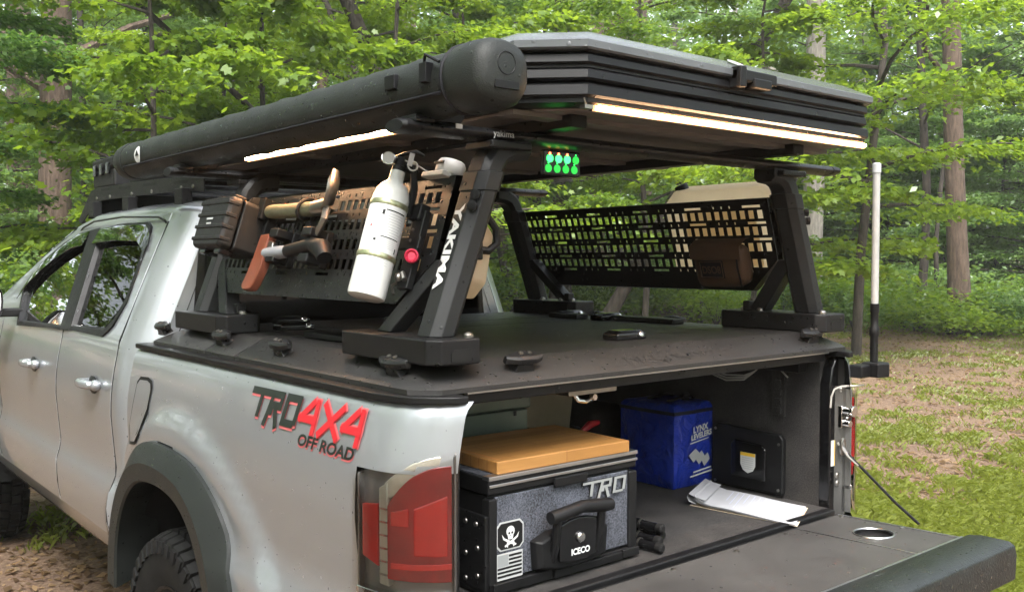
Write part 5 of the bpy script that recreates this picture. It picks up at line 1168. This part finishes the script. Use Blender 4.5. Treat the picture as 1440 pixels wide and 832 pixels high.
# ---- axe
axe = thing('camp_axe', 'small axe with an orange blade and grey handle clamped on the rack panel', 'axe', PL(1.0, 1.58))
part('blade_cover', 'axe_orange', axe, lambda m_: m_.extr([PL(y - .075, z, .035) for y, z in ((1.115,1.665),(1.055,1.668),(1.06,1.62),(1.055,1.575),(1.075,1.525),(1.09,1.508),(1.135,1.505),(1.155,1.515),(1.14,1.55),(1.125,1.60))], OUTV * .028), .005)
part('axe_head', 'steel', axe, lambda m_: m_.extr([PL(y - .075, z, .038) for y, z in ((1.08,1.655),(1.03,1.645),(1.02,1.60),(1.065,1.60))], OUTV * .02), .004)
part('handle', 'grip_grey', axe, lambda m_: m_.tube([Q(0.995, 1.618, .05), Q(0.925, 1.620, .05), Q(0.880, 1.622, .05), Q(0.850, 1.624, .05)], [.017, .019, .018, .017], 12))
part('grip', 'black_plastic', axe, lambda m_: m_.tube([Q(0.860, 1.624, .05), Q(0.795, 1.632, .05), Q(0.725, 1.640, .05), Q(0.670, 1.630, .05), Q(0.640, 1.605, .05)], [.019, .019, .020, .027, .020], 12))
for y in (.945, .745):
    part('clamp', 'black_plastic', axe, lambda m_: (m_.box(-.03, .03, -.055, .05, -.004, .018, PM(y, 1.625)), m_.box(-.026, .026, .022, .048, .0, .068, PM(y, 1.625)), m_.box(-.026, .026, -.05, -.024, .0, .060, PM(y, 1.625))), .005)
# ================================================================== right panel and fuel cans
def PRr(y, z, o_=0.): return Vector((plx(z) + o_, y, z))
RIN = Vector((-1, 0, -.31)).normalized(); RUP = Vector((-.31, 0, 1)).normalized()
M = rotM(PRr(.432, 1.592, -.01), Vector((0, -1, 0)), RUP, RIN)
po = thing('tool_pouch', 'brown fabric pouch with a woven patch strapped to the right rack panel', 'pouch', PRr(.43, 1.51, -.03))
def pillow(m_, a, b, t0, t1, n=24):
    rr = []
    for k, h in ((.90, t0), (1., lerp(t0, t1, .3)), (1., lerp(t0, t1, .65)), (.93, lerp(t0, t1, .9)), (.75, t1), (.3, t1 + .004)):
        rr.append([M @ Vector((a * k * math.copysign(abs(math.cos(q)) ** .38, math.cos(q)), b * k * math.copysign(abs(math.sin(q)) ** .38, math.sin(q)) * (1 - .08 * math.cos(q)), h)) for q in [2*PI*i/n for i in range(n)]])
    m_.loft(rr)
part('pouch_body', 'pouch', po, lambda m_: pillow(m_, .105, .075, 0, .062), 0, 60)
part('pouch_flap', 'pouch', po, lambda m_: m_.loft([[M @ Vector((x, y, h)) for x in (-.104, -.05, 0, .05, .104)] + [M @ Vector((x, y, h - .004)) for x in (.104, .05, 0, -.05, -.104)] for y, h in ((.083, .004), (.086, .03), (.072, .062), (.03, .0685))]), 0, 60)
part('pouch_piping', 'bag_trim', po, lambda m_: m_.tube([M @ Vector((.085, y, .0655 - abs(y) * .1)) for y in (-.068, -.03, 0, .03, .07)], .0035, 6))
part('patch', 'bag_trim', po, lambda m_: m_.box(-.068, .030, -.036, .026, .066, .0695, M), .001)
part('patch_border', 'pouch', po, lambda m_: m_.tube([M @ Vector(p) for p in ((-.064,-.032,.070),(.026,-.032,.070),(.026,.022,.070),(-.064,.022,.070),(-.064,-.032,.070))], .0018, 5))
text_on('DSO8', .036, lambda x, y: M @ Vector((-.058 + x * .86, -.018 + y, .0705)), 'patch_lettering', 'pouch', po, bold=.001)
def can(name, label, M, w_, h_, d_):
    c = thing(name, label, 'fuel can', M.translation)
    def ring(k, z): return [M @ Vector((x * k, y, z)) for x, y in ((-w_, -h_ + .04), (-w_ + .04, -h_), (w_ - .04, -h_), (w_, -h_ + .04), (w_, h_ - .05), (w_ - .06, h_), (-w_ + .06, h_), (-w_, h_ - .05))]
    part('can_body', 'can_plastic', c, lambda m_: m_.loft([ring(.93, 0), ring(1, .015), ring(1, d_ - .015), ring(.93, d_)]), .012, seg=3)
    part('can_cap', 'black_plastic', c, lambda m_: m_.lathe([(.024, 0), (.024, .022), (.018, .026)], M @ Vector((w_ - .075 if w_ > .2 else w_ - .05, h_ - .01, d_ / 2)), M.to_3x3() @ Vector((.3, 1, 0)), 16), .002)
    part('can_recess', 'can_plastic', c, lambda m_: m_.loft([[M @ Vector((x, y, z)) for x, y in ((-w_ * .6, -h_ * .6), (w_ * .6, -h_ * .6), (w_ * .6, h_ * .6), (-w_ * .6, h_ * .6))] for z in (-.006, .002)]), .004)
    return c
M = rotM(PRr(.455, 1.675, .016), Vector((0, 1, 0)), RUP, -RIN)
can('fuel_can', 'cream flat fuel can mounted outside the right rack panel', M, .245, .168, .085)
M = rotM(Vector((-.555, .40, 1.62)), Vector((0, -1, 0)), Vector((.20, 0, 1)).normalized(), Vector((1, 0, -.2)).normalized())
can('fuel_can', 'cream flat fuel can hung on the inside of the left rack panel behind the leg', M, .15, .105, .075)
hk = thing('can_clamp', 'black looped clamp handle behind the rear left rack leg', 'clamp', (-.53, .245, 1.62))
part('clamp_loop', 'black_plastic', hk, lambda m_: m_.tube([(-.535, .243, 1.705), (-.505, .238, 1.70), (-.487, .232, 1.675), (-.485, .230, 1.64), (-.505, .238, 1.622), (-.535, .243, 1.625)], .010, 8))
part('clamp_foot', 'black_plastic', hk, lambda m_: m_.box(-.56, -.525, .232, .255, 1.60, 1.715), .004)
# ================================================================== flag pole socket at the right tail corner
an = thing('flag_pole', 'slim pale pole in a black socket clamped to the right rear bed corner', 'pole', (.86, .03, 1.24))
ax_, ay_ = .858, .004
part('pole_bracket', 'black_plastic', an, lambda m_: (m_.box(.775, .88, -.004, .045, 1.232, 1.272), m_.extr([(.825, -.03, 1.232), (.865, -.045, 1.232), (.892, -.03, 1.232), (.892, .03, 1.232), (.825, .03, 1.232)], (0, 0, .046))), .006)
part('pole_socket', 'black_steel', an, lambda m_: m_.lathe([(.012, 0), (.0125, .06), (.0125, .085), (.015, .092), (.015, .112), (.012, .118), (.012, .16), (.014, .165), (.014, .19)], (ax_, ay_, 1.272), (0, 0, 1), 16))
part('pole_tube', 'pole_grey', an, lambda m_: m_.lathe([(.0115, .0), (.0115, .40), (.011, .43)], (ax_, ay_, 1.46), (0, 0, 1), 16))
part('pole_cap', 'label_grey', an, lambda m_: m_.lathe([(.0135, 0), (.0135, .028), (.008, .031)], (ax_, ay_, 1.872), (0, 0, 1), 16))
# ================================================================== in the bed: fridge on a slide
FX0, FX1, FY, FZ0, FZ1 = -.600, -.100, .130, .828, 1.103
fr = thing('portable_fridge', 'black portable fridge with a speckled grey front panel under the cutting board', 'fridge', (-.35, .35, .824))
part('slide_tray', 'black_steel', fr, lambda m_: (m_.box(FX0 + .01, FX1 - .005, FY - .006, FY + .012, FZ0 - .002, FZ0 + .024), m_.box(FX0 + .02, FX1 - .02, FY, .70, FZ0 - .003, FZ0 + .012), m_.box(FX0 - .002, FX0 + .012, FY, .70, FZ0, FZ0 + .17)), .003)
part('tray_stop', 'black_plastic', fr, lambda m_: (m_.box(FX0 + .015, -.405, FY - .014, FY - .0065, FZ0 + .002, FZ0 + .026), m_.box(-.400, -.165, FY - .018, FY - .0065, FZ0 + .002, FZ0 + .022), m_.box(-.16, FX1, FY - .016, FY - .0065, FZ0 + .002, FZ0 + .024)), .003)
part('fridge_body', 'black_plastic', fr, lambda m_: m_.box(FX0 + .012, FX1 - .01, FY + .008, .62, FZ0 + .012, FZ1 - .045), .006)
part('front_panel', 'fridge_carpet', fr, lambda m_: m_.box(FX0 + .028, FX1 - .03, FY - .001, FY + .008, FZ0 + .03, FZ1 - .05), .002)
for x0, x1 in ((FX0 + .006, FX0 + .030), (FX1 - .032, FX1 - .002)): part('corner_post', 'black_plastic', fr, lambda m_: m_.box(x0, x1, FY - .008, FY + .02, FZ0 + .02, FZ1 - .052), .004)
part('corner_bracket', 'black_steel', fr, lambda m_: (m_.box(FX0 - .004, FX0 + .008, FY - .004, .30, FZ0 + .01, FZ1 - .09),), .003)
for yy, zz in ((.16, .99), (.20, .99), (.155, .935), (.20, .915), (.155, .87), (.20, .855), (.26, .95)): part('bracket_rivet', 'steel', fr, lambda m_: m_.lathe([(.007, 0), (.006, .003), (.003, .0045)], (FX0 - .004, yy, zz), (-1, 0, 0), 10))
lid = part('fridge_lid', 'black_plastic', fr, lambda m_: m_.box(FX0 + .006, FX1, FY - .004, .63, FZ1 - .045, FZ1 - .003), .006)
part('lid_trim', 'alu', lid, lambda m_: (m_.box(FX0 + .006, FX1 + .001, FY - .007, FY + .02, FZ1 - .0095, FZ1), m_.box(FX0 + .008, FX1, FY - .0075, FY - .0045, FZ1 - .026, FZ1 - .019)), .0012)
part('lid_top', 'fridge_carpet', lid, lambda m_: m_.box(FX0 + .010, FX1 - .004, FY + .021, .625, FZ1 - .004, FZ1 - .0005))
part('lid_latch', 'black_plastic', lid, lambda m_: m_.box(-.395, -.285, FY - .013, FY - .005, FZ1 - .053, FZ1 - .030), .003)
FF = FY - .0025
def ftext(x0, z0, d): return lambda x, y: (x0 + x, FF - d, z0 + y)
s_trd = [((a[0], a[1]), (b_[0], b_[1])) for a, b_ in trd]
v, f = strokes(s_trd, .011); mb = MB(); mb.add([(-.300 + (p[0] + p[1] * .12) * .86, FF - .006 - p[2], 1.008 + p[1] * .56) for p in v], f); mb.build('badge_letters', 'badge_grey', fr, smooth=0)
v, f = strokes(s_trd, .0145); mb = MB(); mb.add([(-.300 + (p[0] + p[1] * .12) * .86, FF - .003 - p[2], 1.0075 + p[1] * .56) for p in v], f); mb.build('badge_backing', 'ink', fr, smooth=0)
# carry handle with the lock housing
HC = -.345
hb = part('handle_housing', 'black_plastic', fr, lambda m_: m_.loft([[(HC + x * k, FF - d, .905 + z * kz) for x, z in ((-.125, .028), (-.118, -.042), (-.07, -.052), (.0, -.058), (.07, -.052), (.118, -.042), (.125, .028), (.075, .045), (-.075, .045))] for k, kz, d in ((1., 1., 0), (.97, .97, .018), (.86, .85, .030))]), .004)
part('lock_plate', 'gloss_plastic', fr, lambda m_: m_.loft([[(HC + x * k, FF - d, .922 + z * k) for x, z in ((-.066, .045), (-.060, -.045), (-.03, -.052), (0, -.054), (.03, -.052), (.060, -.045), (.066, .045), (.03, .054), (0, .057), (-.03, .054))] for k, d in ((1., .028), (1., .038), (.94, .042))]), .003)
for sx in (-1, 1): part('handle_post', 'black_plastic', fr, lambda m_: m_.tube([(HC + sx * .072, FF - .022, .880), (HC + sx * .074, FF - .040, .93), (HC + sx * .074, FF - .044, .99)], .011, 10))
part('handle_grip', 'black_plastic', fr, lambda m_: m_.tube([(HC - .098, FF - .046, .992), (HC - .085, FF - .046, .992), (HC - .05, FF - .049, .997), (HC, FF - .051, 1.005), (HC + .05, FF - .049, .999), (HC + .085, FF - .046, .994), (HC + .105, FF - .046, .993)], [.015, .017, .0165, .0155, .0165, .017, .015], 14))
part('lock', 'chrome', fr, lambda m_: m_.lathe([(.013, 0), (.013, .006), (.010, .010), (.005, .011)], (HC + .002, FF - .041, .929), (0, -1, 0), 18))
text_on('ICECO', .021, ftext(HC - .027, .888, .0425), 'brand_lettering', 'label_white', fr, bold=.0009)
# stickers
SX, SZ = -.529, .958
def rrect(cx, cz, a, b, c): return [(cx-a, cz-b+c), (cx-a+c, cz-b), (cx+a-c, cz-b), (cx+a, cz-b+c), (cx+a, cz+b-c), (cx+a-c, cz+b), (cx-a+c, cz+b), (cx-a, cz+b-c)]
part('sticker_border', 'label_grey', fr, lambda m_: m_.extr([(x, FF, z) for x, z in rrect(SX, SZ, .041, .034, .011)], (0, -.0012, 0)))
part('sticker', 'ink', fr, lambda m_: m_.extr([(x, FF - .0013, z) for x, z in rrect(SX, SZ, .0375, .0305, .010)], (0, -.0006, 0)))
d0 = FF - .0026
part('skull_emblem', 'label_white', fr, lambda m_: (
    m_.add([(SX + .0125 * math.cos(a), d0, SZ + .010 + .0125 * math.sin(a)) for a in [2*PI*i/18 for i in range(18)]], [tuple(range(18))]),
    m_.add([(SX - .009, d0 - .0001, SZ + .002), (SX + .009, d0 - .0001, SZ + .002), (SX + .0065, d0 - .0001, SZ - .009), (SX - .0065, d0 - .0001, SZ - .009)], [(0, 1, 2, 3)]),
    m_.add([(SX - .026, d0, SZ + .006), (SX - .018, d0, SZ - .004), (SX + .002, d0, SZ - .014), (SX + .018, d0, SZ - .022), (SX + .016, d0, SZ - .026), (SX - .004, d0, SZ - .018), (SX - .022, d0, SZ - .007)], [tuple(range(7))]),
    m_.add([(SX + .026, d0 - .0002, SZ + .006), (SX + .018, d0 - .0002, SZ - .004), (SX - .002, d0 - .0002, SZ - .014), (SX - .018, d0 - .0002, SZ - .022), (SX - .016, d0 - .0002, SZ - .026), (SX + .004, d0 - .0002, SZ - .018), (SX + .022, d0 - .0002, SZ - .007)], [tuple(range(7))]),
    m_.box(SX + .008, SX + .011, d0 - .0005, d0, SZ - .027, SZ - .015), m_.box(SX - .011, SX - .008, d0 - .0005, d0, SZ - .027, SZ - .015)))
part('skull_eyes', 'ink', fr, lambda m_: (m_.add([(SX - .0045 + .003 * math.cos(a), d0 - .0006, SZ + .006 + .003 * math.sin(a)) for a in [2*PI*i/10 for i in range(10)]], [tuple(range(10))]), m_.add([(SX + .0045 + .003 * math.cos(a), d0 - .0006, SZ + .006 + .003 * math.sin(a)) for a in [2*PI*i/10 for i in range(10)]], [tuple(range(10))]), m_.add([(SX - .0015, d0 - .0006, SZ - .001), (SX + .0015, d0 - .0006, SZ - .001), (SX, d0 - .0006, SZ + .002)], [(0, 1, 2)])))
GZ_ = SZ - .072
part('flag_sticker', 'label_grey', fr, lambda m_: m_.box(SX - .041, SX + .038, FF - .0012, FF, GZ_ - .030, GZ_ + .032))
def stripes(m_):
    for k in range(6):
        z = GZ_ + .027 - k * .0092
        m_.box(SX - .038 if k > 2 else SX - .004, SX + .035, FF - .0018, FF - .0013, z - .0048, z)
part('flag_stripes', 'ink', fr, stripes)
part('flag_canton', 'badge_grey', fr, lambda m_: m_.box(SX - .037, SX - .006, FF - .0018, FF - .0013, GZ_ + .002, GZ_ + .029))
# ---- cutting board
cb = thing('cutting_board', 'thick bamboo cutting board lying on the portable fridge', 'cutting board', (-.35, .27, FZ1))
B0 = rotM((-.345, .275, FZ1 + .0005), Vector((math.cos(R(-1.5)), math.sin(R(-1.5)), 0)), Vector((-math.sin(R(-1.5)), math.cos(R(-1.5)), 0)), Vector((0, 0, 1)))
part('board', 'bamboo', cb, lambda m_: m_.box(-.215, .215, -.15, .15, 0, .030, B0), .003, seg=3)
part('juice_groove', 'wood_edge', cb, lambda m_: [m_.box(*q, .0296, .0305, B0) for q in ((-.200, .200, .128, .134), (-.200, -.194, -.133, .134), (.194, .200, -.133, .134))])
# ---- green metal box behind the fridge
gb = thing('metal_box', 'grey-green metal box with a hinged lid behind the cutting board', 'metal box', (-.42, .62, 1.10))
gx0, gx1, gy0, gy1 = -.66, -.125, .535, .82
part('box_body', 'metal_green', gb, lambda m_: m_.box(gx0, gx1, gy0, gy1, 1.085, 1.166), .006)
part('box_lid', 'metal_green', gb, lambda m_: m_.box(gx0 - .006, gx1 + .006, gy0 - .008, gy1 + .006, 1.168, 1.206), .007, seg=3)
part('box_catch', 'black_plastic', gb, lambda m_: m_.box(gx1 - .06, gx1 - .052, gy0 - .0095, gy0 - .006, 1.150, 1.164))
part('box_stand', 'black_plastic', gb, lambda m_: m_.box(gx0 + .02, gx1 - .02, gy0 + .10, gy1 - .02, .823, 1.0848))
clp = thing('cover_hook', 'bent steel latch hook hanging from the rear rail of the bed cover', 'latch', (-.25, .17, 1.25))
part('hook_loop', 'chrome', clp, lambda m_: (m_.tube([(-.285, .17, 1.262), (-.275, .165, 1.245), (-.25, .165, 1.240), (-.225, .165, 1.245), (-.22, .17, 1.262)], .006, 8), m_.lathe([(.008, 0), (.008, .014)], (-.235, .158, 1.252), (0, -1, 0), 10)))
part('hook_plate', 'steel', clp, lambda m_: m_.box(-.33, -.16, .14, .21, 1.262, 1.284), .003)
# ---- storage tote, red clamp tool, wires
to = thing('storage_tote', 'beige storage tote deep in the truck bed behind the fridge', 'storage box', (.18, 1.25, .823))
part('tote_body', 'tote', to, lambda m_: m_.loft([[(-.16 - k, 1.0 - k, z), (.46 + k, 1.0 - k, z), (.46 + k, 1.50 + k, z), (-.16 - k, 1.50 + k, z)] for k, z in ((0, .8235), (.025, 1.15))]), .015)
part('tote_lid', 'tote', to, lambda m_: m_.box(-.20, .50, .96, 1.54, 1.152, 1.182), .01)
part('tote_strap', 'rubber', to, lambda m_: m_.tube([(-.15, .972, 1.12), (-.05, .955, 1.10), (.06, .955, 1.085), (.16, .965, 1.085), (.2, .972, 1.09)], .008, 8))
rc = thing('ratchet_clamp', 'black ratchet clamp with a red trigger lying beside the blue bag', 'clamp', (.42, .80, .83))
part('clamp_body', 'black_plastic', rc, lambda m_: (m_.tube([(.30, .86, .90), (.36, .84, .93), (.44, .82, .92), (.50, .82, .88)], [.03, .045, .05, .04], 10), m_.tube([(.34, .84, .93), (.335, .83, .98), (.34, .825, 1.02)], [.03, .024, .02], 10), m_.box(.28, .50, .79, .90, .823, .90)), .004)
part('clamp_trigger', 'red_plastic', rc, lambda m_: (m_.tube([(.37, .82, 1.0), (.40, .815, 1.02), (.44, .81, 1.025)], [.010, .014, .008], 8), m_.tube([(.375, .82, .995), (.38, .815, .965)], .012, 8)))
wr = thing('wire_loops', 'loose loops of white wire hanging under the bed cover by the right wall', 'wire', (.66, .42, 1.2))
for k in range(3): part('wire_loop', 'cable_white', wr, lambda m_: m_.tube([(.685, .53 - k * .01, 1.238), (.67, .50, 1.222 - k * .006), (.665, .43, 1.212 - k * .009), (.67, .36, 1.216 - k * .007), (.68, .325, 1.232), (.69, .31, 1.25)], .0028, 6))
part('wire_tail', 'cable_white', wr, lambda m_: m_.tube([(.69, .24, 1.252), (.68, .22, 1.242), (.675, .195, 1.225)], .0028, 6))
part('wire_box', 'black_plastic', wr, lambda m_: m_.box(.655, .698, .14, .27, 1.245, 1.292), .004)
# right bed wall: anchor strip and plastic compartment
bs = thing('side_compartment', 'black plastic storage compartment with a warning label on the right bed wall', 'compartment', (.69, .34, .823))
part('compartment_frame', 'black_plastic', bs, lambda m_: m_.extr([(.7155, y + .018, z) for y, z in ((.205,.835),(.205,1.015),(.22,1.032),(.47,1.040),(.49,1.025),(.49,.828))], (-.022, 0, 0)), .006)
part('compartment_door', 'gloss_plastic', bs, lambda m_: m_.extr([(.693, y + .018, z) for y, z in ((.265,.87),(.265,.975),(.28,.99),(.39,.995),(.405,.98),(.405,.868))], (-.010, 0, 0)), .008)
part('warning_label', 'label_white', bs, lambda m_: m_.extr([(.6825, y + .018, z) for y, z in ((.303,.957),(.303,.915),(.312,.898),(.332,.889),(.352,.898),(.362,.917),(.362,.957))], (-.0012, 0, 0)))
part('warning_band', 'sticker_yellow', bs, lambda m_: m_.box(.6807, .6811, .321, .380, .946, .957))
part('label_lines', 'label_grey', bs, lambda m_: [m_.box(.6807, .6811, .328, .373, .938 - k * .007, .940 - k * .007) for k in range(6)])
for y, z in ((.22, .85), (.22, 1.0), (.475, .84), (.475, 1.02)): part('compartment_screw', 'steel', bs, lambda m_: m_.lathe([(.005, 0), (.005, .003)], (.6935, y + .018, z), (-1, 0, 0), 8))
part('anchor_track', 'bed_carpet', truck, lambda m_: (m_.box(.704, .7155, .225, .275, 1.09, 1.25), [m_.box(.700, .7045, .238, .262, 1.10 + .03 * k, 1.12 + .03 * k) for k in range(4)]), .003)
# ---- blue bag
bb = thing('insulated_bag', 'blue insulated tote bag with a black zip and printed picture in the truck bed', 'bag', (.625, .64, .823))
bx0, bx1, by0, by1 = .515, .738, .528, .775
def bagring(z, k, wob):
    pts = []; n = 7
    cs = [(bx0, by0), (bx1, by0), (bx1, by1), (bx0, by1)]
    cx, cy = (bx0 + bx1) / 2, (by0 + by1) / 2
    for i in range(4):
        (xa, ya), (xb, yb) = cs[i], cs[(i + 1) % 4]
        for j in range(n):
            t = j / n; x, y = lerp(xa, xb, t), lerp(ya, yb, t); q = math.sin(PI * t) * wob
            x += q if i == 1 else (-q if i == 3 else 0); y += -q if i == 0 else (q if i == 2 else 0)
            q2 = noise.noise(Vector((x * 14, y * 14, z * 11))) * .007 * (math.sin(PI * t))
            x += q2 if i in (1, 3) else 0; y += q2 if i in (0, 2) else 0
            pts.append((cx + (x - cx) * k, cy + (y - cy) * k, z))
    return pts
part('bag_body', 'bag_blue', bb, lambda m_: m_.loft([bagring(z, k, wb) for z, k, wb in ((.8235, .96, 0), (.832, 1., .002), (.90, 1.0, .006), (.97, 1., .008), (1.03, 1., .006), (1.075, 1.0, .004))]), 0, 40)
part('zip_band', 'bag_trim', bb, lambda m_: m_.loft([bagring(z, k, .005) for z, k in ((1.074, 1.012), (1.086, 1.014))]))
part('bag_top', 'bag_blue', bb, lambda m_: m_.loft([bagring(z, k, wb) for z, k, wb in ((1.0855, 1.005, .004), (1.094, .99, .003), (1.106, .9, .0), (1.110, .6, 0))]), 0, 50)
for yy in (.60, .69): part('bag_handle', 'bag_trim', bb, lambda m_: m_.tube([(.56, yy, 1.100), (.57, yy, 1.112), (.61, yy - .01, 1.118), (.66, yy - .01, 1.122), (.69, yy, 1.113), (.70, yy, 1.100)], .009, 8, flat=.5))
part('zip_pull', 'bag_trim', bb, lambda m_: m_.box(.635, .665, .585, .60, 1.105, 1.135), .004)
FBG = .5135
bt = lambda x0, z0: (lambda x, y: (x0 + x, FBG, z0 + y + x * .12))
text_on('LYNX', .030, bt(.598, 1.008), 'print_words', 'label_white', bb, bold=.001)
text_on('LEVELERS', .026, bt(.588, .984), 'print_words', 'label_white', bb, bold=.001)
part('print_rule', 'label_white', bb, lambda m_: m_.add([(.582, FBG, .972), (.680, FBG, .984), (.680, FBG, .987), (.582, FBG, .976)], [(0,1,2,3)]))
part('print_rule', 'label_white', bb, lambda m_: m_.add([(.600, FBG, .872), (.695, FBG, .880), (.695, FBG, .885), (.600, FBG, .877)], [(0,1,2,3)]))
part('print_rule', 'label_white', bb, lambda m_: m_.add([(.582, FBG, .858), (.702, FBG, .868), (.702, FBG, .873), (.582, FBG, .863)], [(0,1,2,3)]))
part('print_blocks', 'label_grey', bb, lambda m_: [m_.add([(.575 + k * .034, FBG - k * .0002, .935 - k * .012), (.611 + k * .032, FBG - k * .0002, .955 - k * .010), (.635 + k * .026, FBG - k * .0002, .935 - k * .012), (.601 + k * .028, FBG - k * .0002, .908 - k * .010)], [(0,1,2,3)]) for k in range(3)])
# ---- note pad
npad = thing('note_pad', 'open white paper note pad lying on the bed floor by the blue bag', 'note pad', (.53, .25, .823))
ea = Vector((.402 - .632, .372 - .470, 0)); e1 = Vector((.648 - .612, .112 - .47, 0)); O_ = Vector((.606, .462, .8235))
def npt(u, v, h): return O_ + Vector((-.205, -.098, 0)) * u + Vector((.055, -.348, 0)) * v + Vector((0, 0, h))
def sheet(m_, h0, c):
    n = 14; vs = []
    for i in range(n + 1):
        v = i / n; lift = h0 + c * (max(0, .22 - v) / .22) ** 1.5 + .004 * math.sin(v * 5)
        vs += [npt(0, v + (max(0, .08 - v)) * .6, lift), npt(.5, v + (max(0, .08 - v)) * .6, lift - .002), npt(1, v + (max(0, .08 - v)) * .6, lift)]
    fs = []
    for i in range(n):
        for j in range(2): fs.append((i*3+j, i*3+j+1, (i+1)*3+j+1, (i+1)*3+j))
    m_.add(vs, fs)
part('pad_pages', 'paper', npad, lambda m_: [sheet(m_, .004 + k * .0016, .018 + .003 * k) for k in range(4)], 0, 60)
part('pad_backing', 'khaki', npad, lambda m_: m_.add([npt(0, 0, .001), npt(1, 0, .001), npt(1, 1.02, .001), npt(0, 1.02, .001)], [(0,1,2,3)]))
part('turned_page', 'paper', npad, lambda m_: m_.loft([[npt(u, v, h) for u in (0, .5, 1)] for v, h in ((.16, .026), (.06, .030), (-.01, .038), (-.03, .028), (-.01, .014), (.06, .008))], closed=False, caps=False), 0, 60)
part('ruled_lines', 'paper_line', npad, lambda m_: [m_.add([npt(.10, v, .0108 + .004 * math.sin(v * 5)), npt(.10 + .5 + .3 * (k % 3) / 2, v, .0098 + .004 * math.sin(v * 5)), npt(.10 + .5 + .3 * (k % 3) / 2, v + .008, .0098 + .004 * math.sin(v * 5)), npt(.10, v + .008, .0108 + .004 * math.sin(v * 5))], [(0,1,2,3)]) for k, v in enumerate([.3 + .055 * i for i in range(11)])])
# ---- tripod legs
tp = thing('tripod', 'folded black tripod with rubber feet lying beside the fridge', 'tripod', (0, .4, .823))
for k, (x, z, y) in enumerate(((.055, .838, .185), (.005, .838, .150), (.030, .864, .165), (-.040, .838, .105))):
    lg = part('tripod_leg', 'gloss_plastic', tp, lambda m_: m_.lathe([(.012, 0), (.012, .05), (.0145, .055), (.0145, .085), (.014, .09), (.014, .40)], (x, y, z), (-.12, 1, 0), 14))
    part('foot', 'rubber', lg, lambda m_: m_.lathe([(.008, -.018), (.0135, -.014), (.0135, 0), (.012, .004)], (x, y, z), (-.12, 1, 0), 14))
    part('collar', 'steel', lg, lambda m_: m_.lathe([(.0152, .054), (.0152, .060)], (x, y, z), (-.12, 1, 0), 14))
# ================================================================== damp air between the trees
m = bpy.data.materials.new('damp_air'); m.use_nodes = True; nt = m.node_tree; nt.nodes.remove(nt.nodes['Principled BSDF'])
pv = nt.nodes.new('ShaderNodeVolumePrincipled'); pv.inputs['Color'].default_value = (.95, .98, .92, 1); pv.inputs['Density'].default_value = .0018; pv.inputs['Anisotropy'].default_value = .25
nt.links.new(pv.outputs[0], nt.nodes['Material Output'].inputs['Volume'])
mb = MB(); mb.box(-140, 140, -140, 140, -3, 32); hz = mb.build('haze', m, None, smooth=0)
hz['kind'] = 'stuff'; hz['label'] = 'pale damp air between the trees'; hz['category'] = 'haze'
